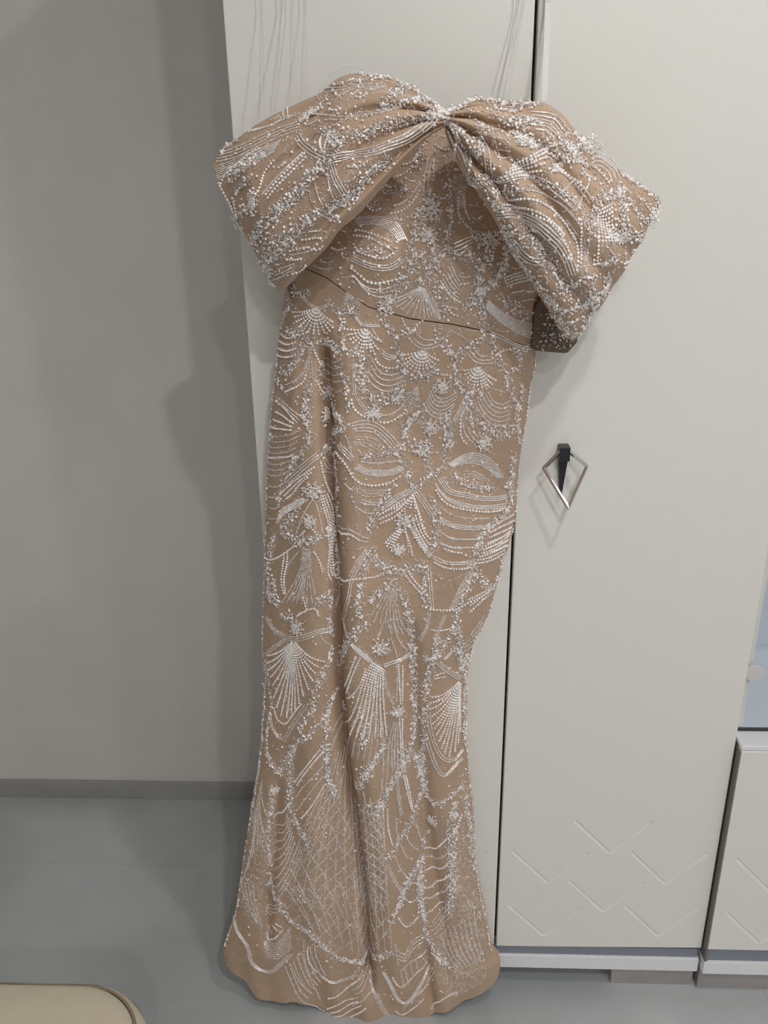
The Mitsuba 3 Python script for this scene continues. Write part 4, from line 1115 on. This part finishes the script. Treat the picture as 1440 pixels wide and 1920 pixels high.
def strand(surf, kind, xz):
    """One strand's mesh."""
    if kind in "pP":
        r = 0.00165 if kind == "p" else 0.0019
        p, t, n = walk(surf, xz, r * 2.75)
        return join([scatter(PEARL, p + n * r * 0.8, t, n, np.full((len(p), 3), r)), *thread_of(surf, xz)]), "pearl"
    if kind == "b":
        p, t, n = walk(surf, xz, 0.0036, 0.0015)
        tb, nb = t + 0.10 * rng.normal(size=t.shape), n
        q, tq, nq = walk(surf, xz, 0.0036, 0.0033)
        k = len(q)
        return join([scatter(PRISM, p + n * 0.0008, tb, nb, np.tile([0.00142, 0.00085, 0.00085], (len(p), 1))), scatter(GEM, q + nq * 0.0009, *turned(tq, nq), np.full((k, 3), 0.00088))]), "bugle"
    if kind == "s":
        p, t, n = walk(surf, xz, 0.0023)
        return join([scatter(GEM, p + n * 0.0008, *turned(t, n), np.full((len(p), 3), 0.00102), SILVER[1:])]), "bugle"
    if kind == "n":
        p, t, n = walk(surf, xz, 0.0031)
        return join([scatter(PRISM, p + n * 0.0005, t + 0.06 * rng.normal(size=t.shape), n, np.tile([0.0014, 0.00055, 0.00055], (len(p), 1)))]), "bugle"
    p, t, n = walk(surf, xz, 0.002)
    m = tube(p + n * 0.0012, 0.00045, 5)
    return join([(np.array(m.vertices), np.array(m.faces), np.full((len(m.vertices), 2), 0.6))]), "bugle"

def thread_of(surf, xz):
    p, t, n = walk(surf, xz, 0.003)
    return [scatter(PRISM, p + n * 0.0006, t, n, np.tile([0.00155, 0.0004, 0.0004], (len(p), 1)))]

def band(surf, xz, w):
    """A trail of crystals and short bugles w wide, with a pearl here and there; returns the crystals and the pearls."""
    pos, tan, nor = walk(surf, xz, 0.0005)
    idx = np.arange(len(pos))
    idx = np.concatenate([idx[rng.random(len(idx)) < min(1.0, 54 * w)] for _ in range(3)])
    o = np.clip(rng.normal(size=len(idx)) * 0.36, -0.75, 0.75) * w * 1.1
    q = pos[idx] + np.cross(nor[idx], tan[idx]) * o[:, None]
    q2, n2 = surf.at(q[:, [0, 2]])
    t = tan[idx]
    r = rng.choice([0.0006, 0.0009, 0.00115, 0.0015], len(idx), p=[0.32, 0.36, 0.22, 0.10])
    pearl = rng.random(len(idx)) < 0.075
    tube_ = (~pearl) & (rng.random(len(idx)) < 0.25)
    gem = ~(pearl | tube_)
    lift = n2 * (0.0006 + 0.0016 * rng.random((len(idx), 1)))
    parts = []
    for sel, shape, sc in ((gem, GEM, np.stack([r, r, r * 0.85], -1)), (tube_, PRISM, np.stack([r * 1.4, r * 0.55, r * 0.55], -1))):
        if sel.any():
            parts.append(scatter(shape, (q2 + lift)[sel], *turned(t[sel], n2[sel]), sc[sel], SILVER))
    P = scatter(PEARL, (q2 + n2 * 0.0014)[pearl], t[pearl], n2[pearl], np.repeat(rng.choice([0.0014, 0.0017, 0.0020], pearl.sum())[:, None], 3, 1)) if pearl.any() else None
    return join(parts) if parts else None, P

def flower(surf, c, r):
    """A rosette: eight crystal petals of two stones each, a heart of small stones and a ring of pearls."""
    c3, n = surf.at(np.array([c]))
    n = n[0]
    t = np.cross(n, [0, 1.0, 0.2]); t /= np.linalg.norm(t)
    b = np.cross(n, t)
    a0 = rng.uniform(0, 1)
    pet, siz, pea, dirs = [], [], [], []
    for k in range(8):
        a = a0 + 2 * np.pi * k / 8
        d = math.cos(a) * t + math.sin(a) * b
        for f, s in ((0.38, 0.24), (0.74, 0.24)):
            pet.append(c3[0] + d * r * f); siz.append([r * s, r * 0.17, r * 0.12]); dirs.append(d)
        pea.append(c3[0] + d * r * 1.02)
    pet = np.array(pet); dirs = np.array(dirs)
    p2, n2 = surf.at(pet[:, [0, 2]])
    nn = np.repeat(n[None], len(pet), 0)
    parts = [scatter(OCTA, p2 + nn * 0.0022, dirs, nn, np.array(siz))]
    k = 110
    d = rng.normal(size=(k, 2)) * r * 0.46
    h = c3[0] + d[:, :1] * t + d[:, 1:] * b + n * 0.0034
    parts.append(scatter(GEM, h, *turned(np.repeat(t[None], k, 0), np.repeat(n[None], k, 0)), np.repeat(rng.uniform(0.0009, 0.0016, k)[:, None], 3, 1), SILVER[1:]))
    p3, n3 = surf.at(np.array(pea)[:, [0, 2]])
    return join(parts), scatter(PEARL, p3 + n3 * 0.0012, np.repeat(t[None], len(p3), 0), n3, np.full((len(p3), 3), 0.0013))

NAMES = {"p": "pearl_strand", "P": "pearl_strand", "b": "bugle_strand", "s": "seed_bead_strand", "n": "net_strand", "t": "thread"}
BUILT = {}                                                          # (holder, part name) -> list of (mesh, material, smooth)
LOOSE = {}
def keep(holder, name, mesh, material, smooth):
    BUILT.setdefault((holder, name), []).append((mesh, material, smooth))

def lerp_curves(A, B, n):
    a, b = spline(A), spline(B)
    m = max(len(a), len(b))
    ra, rb = (np.stack([np.interp(np.linspace(0, 1, m), np.linspace(0, 1, len(c)), c[:, k]) for k in (0, 1)], -1) for c in (a, b))
    return [ra * (1 - f) + rb * f for f in np.linspace(0, 1, n)]

def lay_beads():
    reg = None
    for ln in BEADING.strip().splitlines():
        if ln[0] == "@":
            reg = ln[1:]
            holder, grids = HOLDERS[reg]
            surf = SURF[reg]
            continue
        seg = ln.split("|")
        h = seg[0].split()
        C = [np.array([[float(c) for c in p.split(",")] for p in s.split()]) / 10000 for s in seg[1:]]
        todo = []
        if h[0] == "sw":
            todo = [(h[1], c) for c in lerp_curves(C[0], C[1], int(h[2]) if h[1] == 'n' else round(int(h[2]) * 1.1))]
        elif h[0] == "fan":
            ends = spline(C[1], 0.0004)
            for k in np.linspace(0, len(ends) - 1, round(int(h[2]) * 1.35)).astype(int):
                a, b = C[0][0], ends[k]
                m = (a + b) / 2 + np.array([0, -1]) * np.linalg.norm(b - a) * 0.05
                todo.append((h[1], spline([a + (b - a) * 0.06, m, b])))
        elif h[0][:2] == "fl":
            g, p = flower(surf, C[0][0], float(h[0][2:]) / 10000)
            keep(holder, "beaded_flower", g, "crystal", False)
            LOOSE.setdefault(holder, []).append(p)
        elif h[0][0] == "v":
            g, p = band(surf, spline(C[0]), float(h[0][1:]) / 10000 * (1.15 if reg in "LR" else 1.2))
            if g is not None:
                keep(holder, "crystal_trail", g, "crystal", False)
            if p is not None:
                LOOSE.setdefault(holder, []).append(p)
        elif h[0][0] in "xy":
            from shapely.geometry import Polygon
            from shapely import contains_xy
            poly = Polygon(C[0]).buffer(0)
            x0, z0, x1, z1 = poly.bounds
            m = int(poly.area * 1e4 * float(h[0][1:]))               # so many to a square centimetre
            q = rng.uniform([x0, z0], [x1, z1], (int(m * (x1 - x0) * (z1 - z0) / poly.area), 2))
            q = q[contains_xy(poly, q[:, 0], q[:, 1])]
            P, N = surf.at(q)
            if h[0][0] == "y":                                     # single pearls and larger cut stones
                half = rng.random(len(q)) < 0.5
                tx = np.tile([1.0, 0, 0], (len(q), 1))
                LOOSE.setdefault(holder, []).append(scatter(PEARL, (P + N * 0.0013)[half], tx[half], N[half], np.repeat(rng.choice([0.0014, 0.0018], half.sum())[:, None], 3, 1)))
                rr = np.repeat(rng.choice([0.0012, 0.0016], (~half).sum())[:, None], 3, 1)
                STONES.setdefault(holder, []).append(scatter(GEM, (P + N * 0.0011)[~half], *turned(tx[~half], N[~half]), rr, (0.86, 0.97)))
                continue
            r = rng.choice([0.0006, 0.0008, 0.0011], len(q), p=[0.5, 0.35, 0.15])
            SEQUINS.setdefault(holder, []).append(scatter(GEM, P + N * 0.0006, *turned(np.tile([1.0, 0, 0], (len(q), 1)), N), np.stack([r, r, r * 0.6], -1), SILVER))
        elif h[0][0] == "B":
            n, w = h[0][1:].split(",")
            xz = spline(C[0])
            d = np.gradient(xz, axis=0)
            nrm = np.stack([-d[:, 1], d[:, 0]], -1)
            nrm /= np.maximum(np.linalg.norm(nrm, axis=1, keepdims=True), 1e-9)
            todo = [("b", xz + nrm * o) for o in np.linspace(-0.4, 0.4, int(n)) * float(w) / 10000]
        else:
            todo = [(h[0], spline(C[0]))]
        for kind, xz in todo:
            mesh, material = strand(surf, kind, xz)
            keep(holder, NAMES[kind], mesh, material, True if kind in "pPt" else False)

SEQUINS, STONES = {}, {}
SURF = {"B": Surface([BODICE, SKIRT]), "L": Surface([SLEEVES[0]]), "R": Surface([SLEEVES[1]])}
SURF["S"] = SURF["B"]
lay_beads()

def fill_gaps():
    """Short swags and sprinkled stones where the traced beading leaves the cloth bare, and fine sequins all over."""
    from scipy.ndimage import distance_transform_edt
    cell = 0.0015
    for reg, holder, grid in (("B", "evening_gown__bodice", BODICE), ("S", "evening_gown__skirt", SKIRT), ("L", "evening_gown__sleeve", SLEEVES[0]), ("R", "evening_gown__sleeve_001", SLEEVES[1])):
        surf = SURF[reg]
        g = grid[..., [0, 2]].reshape(-1, 2)
        lo, hi = g.min(0) - 0.01, g.max(0) + 0.01
        shape = np.ceil((hi - lo) / cell).astype(int) + 1
        from shapely.geometry import Polygon
        from shapely import contains_xy
        e = grid[..., [0, 2]]
        inside = Polygon(np.vstack([e[0, :], e[:, -1], e[-1, ::-1], e[::-1, 0]])).buffer(0).buffer(-0.003)
        def spots(v):
            c = ((v[:, [0, 2]] - lo) / cell).astype(int)
            return c[(c >= 0).all(1) & (c < shape).all(1)]
        busy = np.zeros(shape, bool)
        for (h, _), items in BUILT.items():
            if h == holder:
                for m, _, _ in items:
                    c = spots(m.vertices[::3]); busy[c[:, 0], c[:, 1]] = True
        tries = rng.uniform(lo, hi, (int(60000 * (hi - lo).prod()), 2))
        tries = tries[contains_xy(inside, tries[:, 0], tries[:, 1])]
        dist = distance_transform_edt(~busy) * cell
        done = 0
        for c in tries:
            i = ((c - lo) / cell).astype(int)
            if reg == "S" or dist[i[0], i[1]] < 0.0058 or rng.random() < BARE or c[1] < 0.075:
                continue
            l, sag = rng.uniform(0.012, 0.026), rng.uniform(0.15, 0.4)
            a = rng.normal(0, 0.14) if reg in "BS" else rng.normal(-0.5 if reg == "R" else 0.6, 0.3)
            u = np.linspace(-0.5, 0.5, 24)
            q = np.stack([u, -sag * (0.25 - u * u) * 2], -1) * l
            q = c + q @ np.array([[math.cos(a), math.sin(a)], [-math.sin(a), math.cos(a)]])
            k = ((q - lo) / cell).astype(int)
            ok = contains_xy(inside, q[:, 0], q[:, 1]) & (k >= 0).all(1) & (k < shape).all(1)
            ok[ok] &= dist[k[ok, 0], k[ok, 1]] > 0.0025
            if ok.sum() < 10:
                continue
            i0 = np.flatnonzero(ok)
            q = q[i0[0]:i0[-1] + 1]
            mesh, material = strand(surf, rng.choice(["s", "b", "p"], p=[0.5, 0.1, 0.4]), spline(q[::4]))
            keep(holder, "short_swag", mesh, "bugle", False)
            for j in k[ok]:
                x0, z0 = max(j[0] - 4, 0), max(j[1] - 4, 0)
                dist[x0:j[0] + 5, z0:j[1] + 5] = np.minimum(dist[x0:j[0] + 5, z0:j[1] + 5], 0.002)
            done += 1
        n = int(inside.area * 1e4 * 9.0)
        q = rng.uniform(lo, hi, (int(n * (hi - lo).prod() / inside.area), 2))
        q = q[contains_xy(inside, q[:, 0], q[:, 1])]
        i = ((q - lo) / cell).astype(int)
        near = dist[i[:, 0], i[:, 1]]
        q = q[(rng.random(len(q)) < np.where(near < 0.003, 0.72, 0.05)) & (q[:, 1] > 0.04)]      # most lie close to the strands
        P, N = surf.at(q)
        r = rng.choice([0.0006, 0.0009, 0.0012], len(q), p=[0.45, 0.38, 0.17])
        SEQUINS.setdefault(holder, []).append(scatter(GEM, P + N * 0.0006, *turned(np.tile([1.0, 0, 0], (len(q), 1)), N), np.stack([r, r, r * 0.6], -1), SILVER))
    # the beaded turn of the skirt's two sides
    for side, col in ((LEFT, 1), (RIGHT, -2)):
        for z0, z1 in ((1.32, 1.0), (1.0, 0.7), (0.7, 0.4), (0.4, 0.12)):
            e = SKIRT[:, col][:, [0, 2]]
            e = e[(e[:, 1] < z0) & (e[:, 1] > z1)][::6]
            g, p = band(SURF["S"], spline(e + [0.002 if col == 1 else -0.002, 0]), 0.0028)
            keep("evening_gown__skirt", "crystal_trail", g, "crystal", False)
            LOOSE.setdefault("evening_gown__skirt", []).append(p)
BARE = 0.85
fill_gaps()
for (holder, name), items in BUILT.items():
    order = sorted(range(len(items)), key=lambda k: -len(items[k][0].faces))
    for k in sorted(order[:300]):
        put(numbered(f"{holder}__{name}"), items[k][0], items[k][1], smooth=items[k][2], uv=items[k][0].metadata["tone"][:, :2])
    if len(order) > 300:
        rest = join([(np.array(items[k][0].vertices), np.array(items[k][0].faces), items[k][0].metadata["tone"]) for k in order[300:]])
        put(f"{holder}__{name}_remainder", rest, "bugle", kind="stuff", uv=rest.metadata["tone"][:, :2])
for holder, items in STONES.items():
    m = join(items)
    put(f"{holder}__rhinestones", m, "rhinestone", smooth=False, kind="stuff", uv=m.metadata["tone"][:, :2])
for holder, items in LOOSE.items():
    m = join(items)
    put(f"{holder}__loose_pearls", m, "pearl", smooth=True, kind="stuff", uv=m.metadata["tone"][:, :2])
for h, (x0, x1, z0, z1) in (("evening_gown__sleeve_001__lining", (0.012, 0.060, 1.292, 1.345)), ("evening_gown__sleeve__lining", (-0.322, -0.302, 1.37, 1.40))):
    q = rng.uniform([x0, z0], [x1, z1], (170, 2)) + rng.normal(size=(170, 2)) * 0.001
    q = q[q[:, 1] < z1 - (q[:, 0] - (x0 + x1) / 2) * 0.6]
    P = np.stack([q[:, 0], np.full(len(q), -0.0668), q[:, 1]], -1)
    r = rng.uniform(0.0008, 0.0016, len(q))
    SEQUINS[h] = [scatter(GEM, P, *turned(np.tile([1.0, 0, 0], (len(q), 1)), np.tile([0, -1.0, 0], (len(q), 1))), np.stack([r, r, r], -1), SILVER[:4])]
for holder, items in SEQUINS.items():
    m = join(items)
    put(f"{holder}__sequins", m, "crystal", smooth=False, kind="stuff", uv=m.metadata["tone"][:, :2])
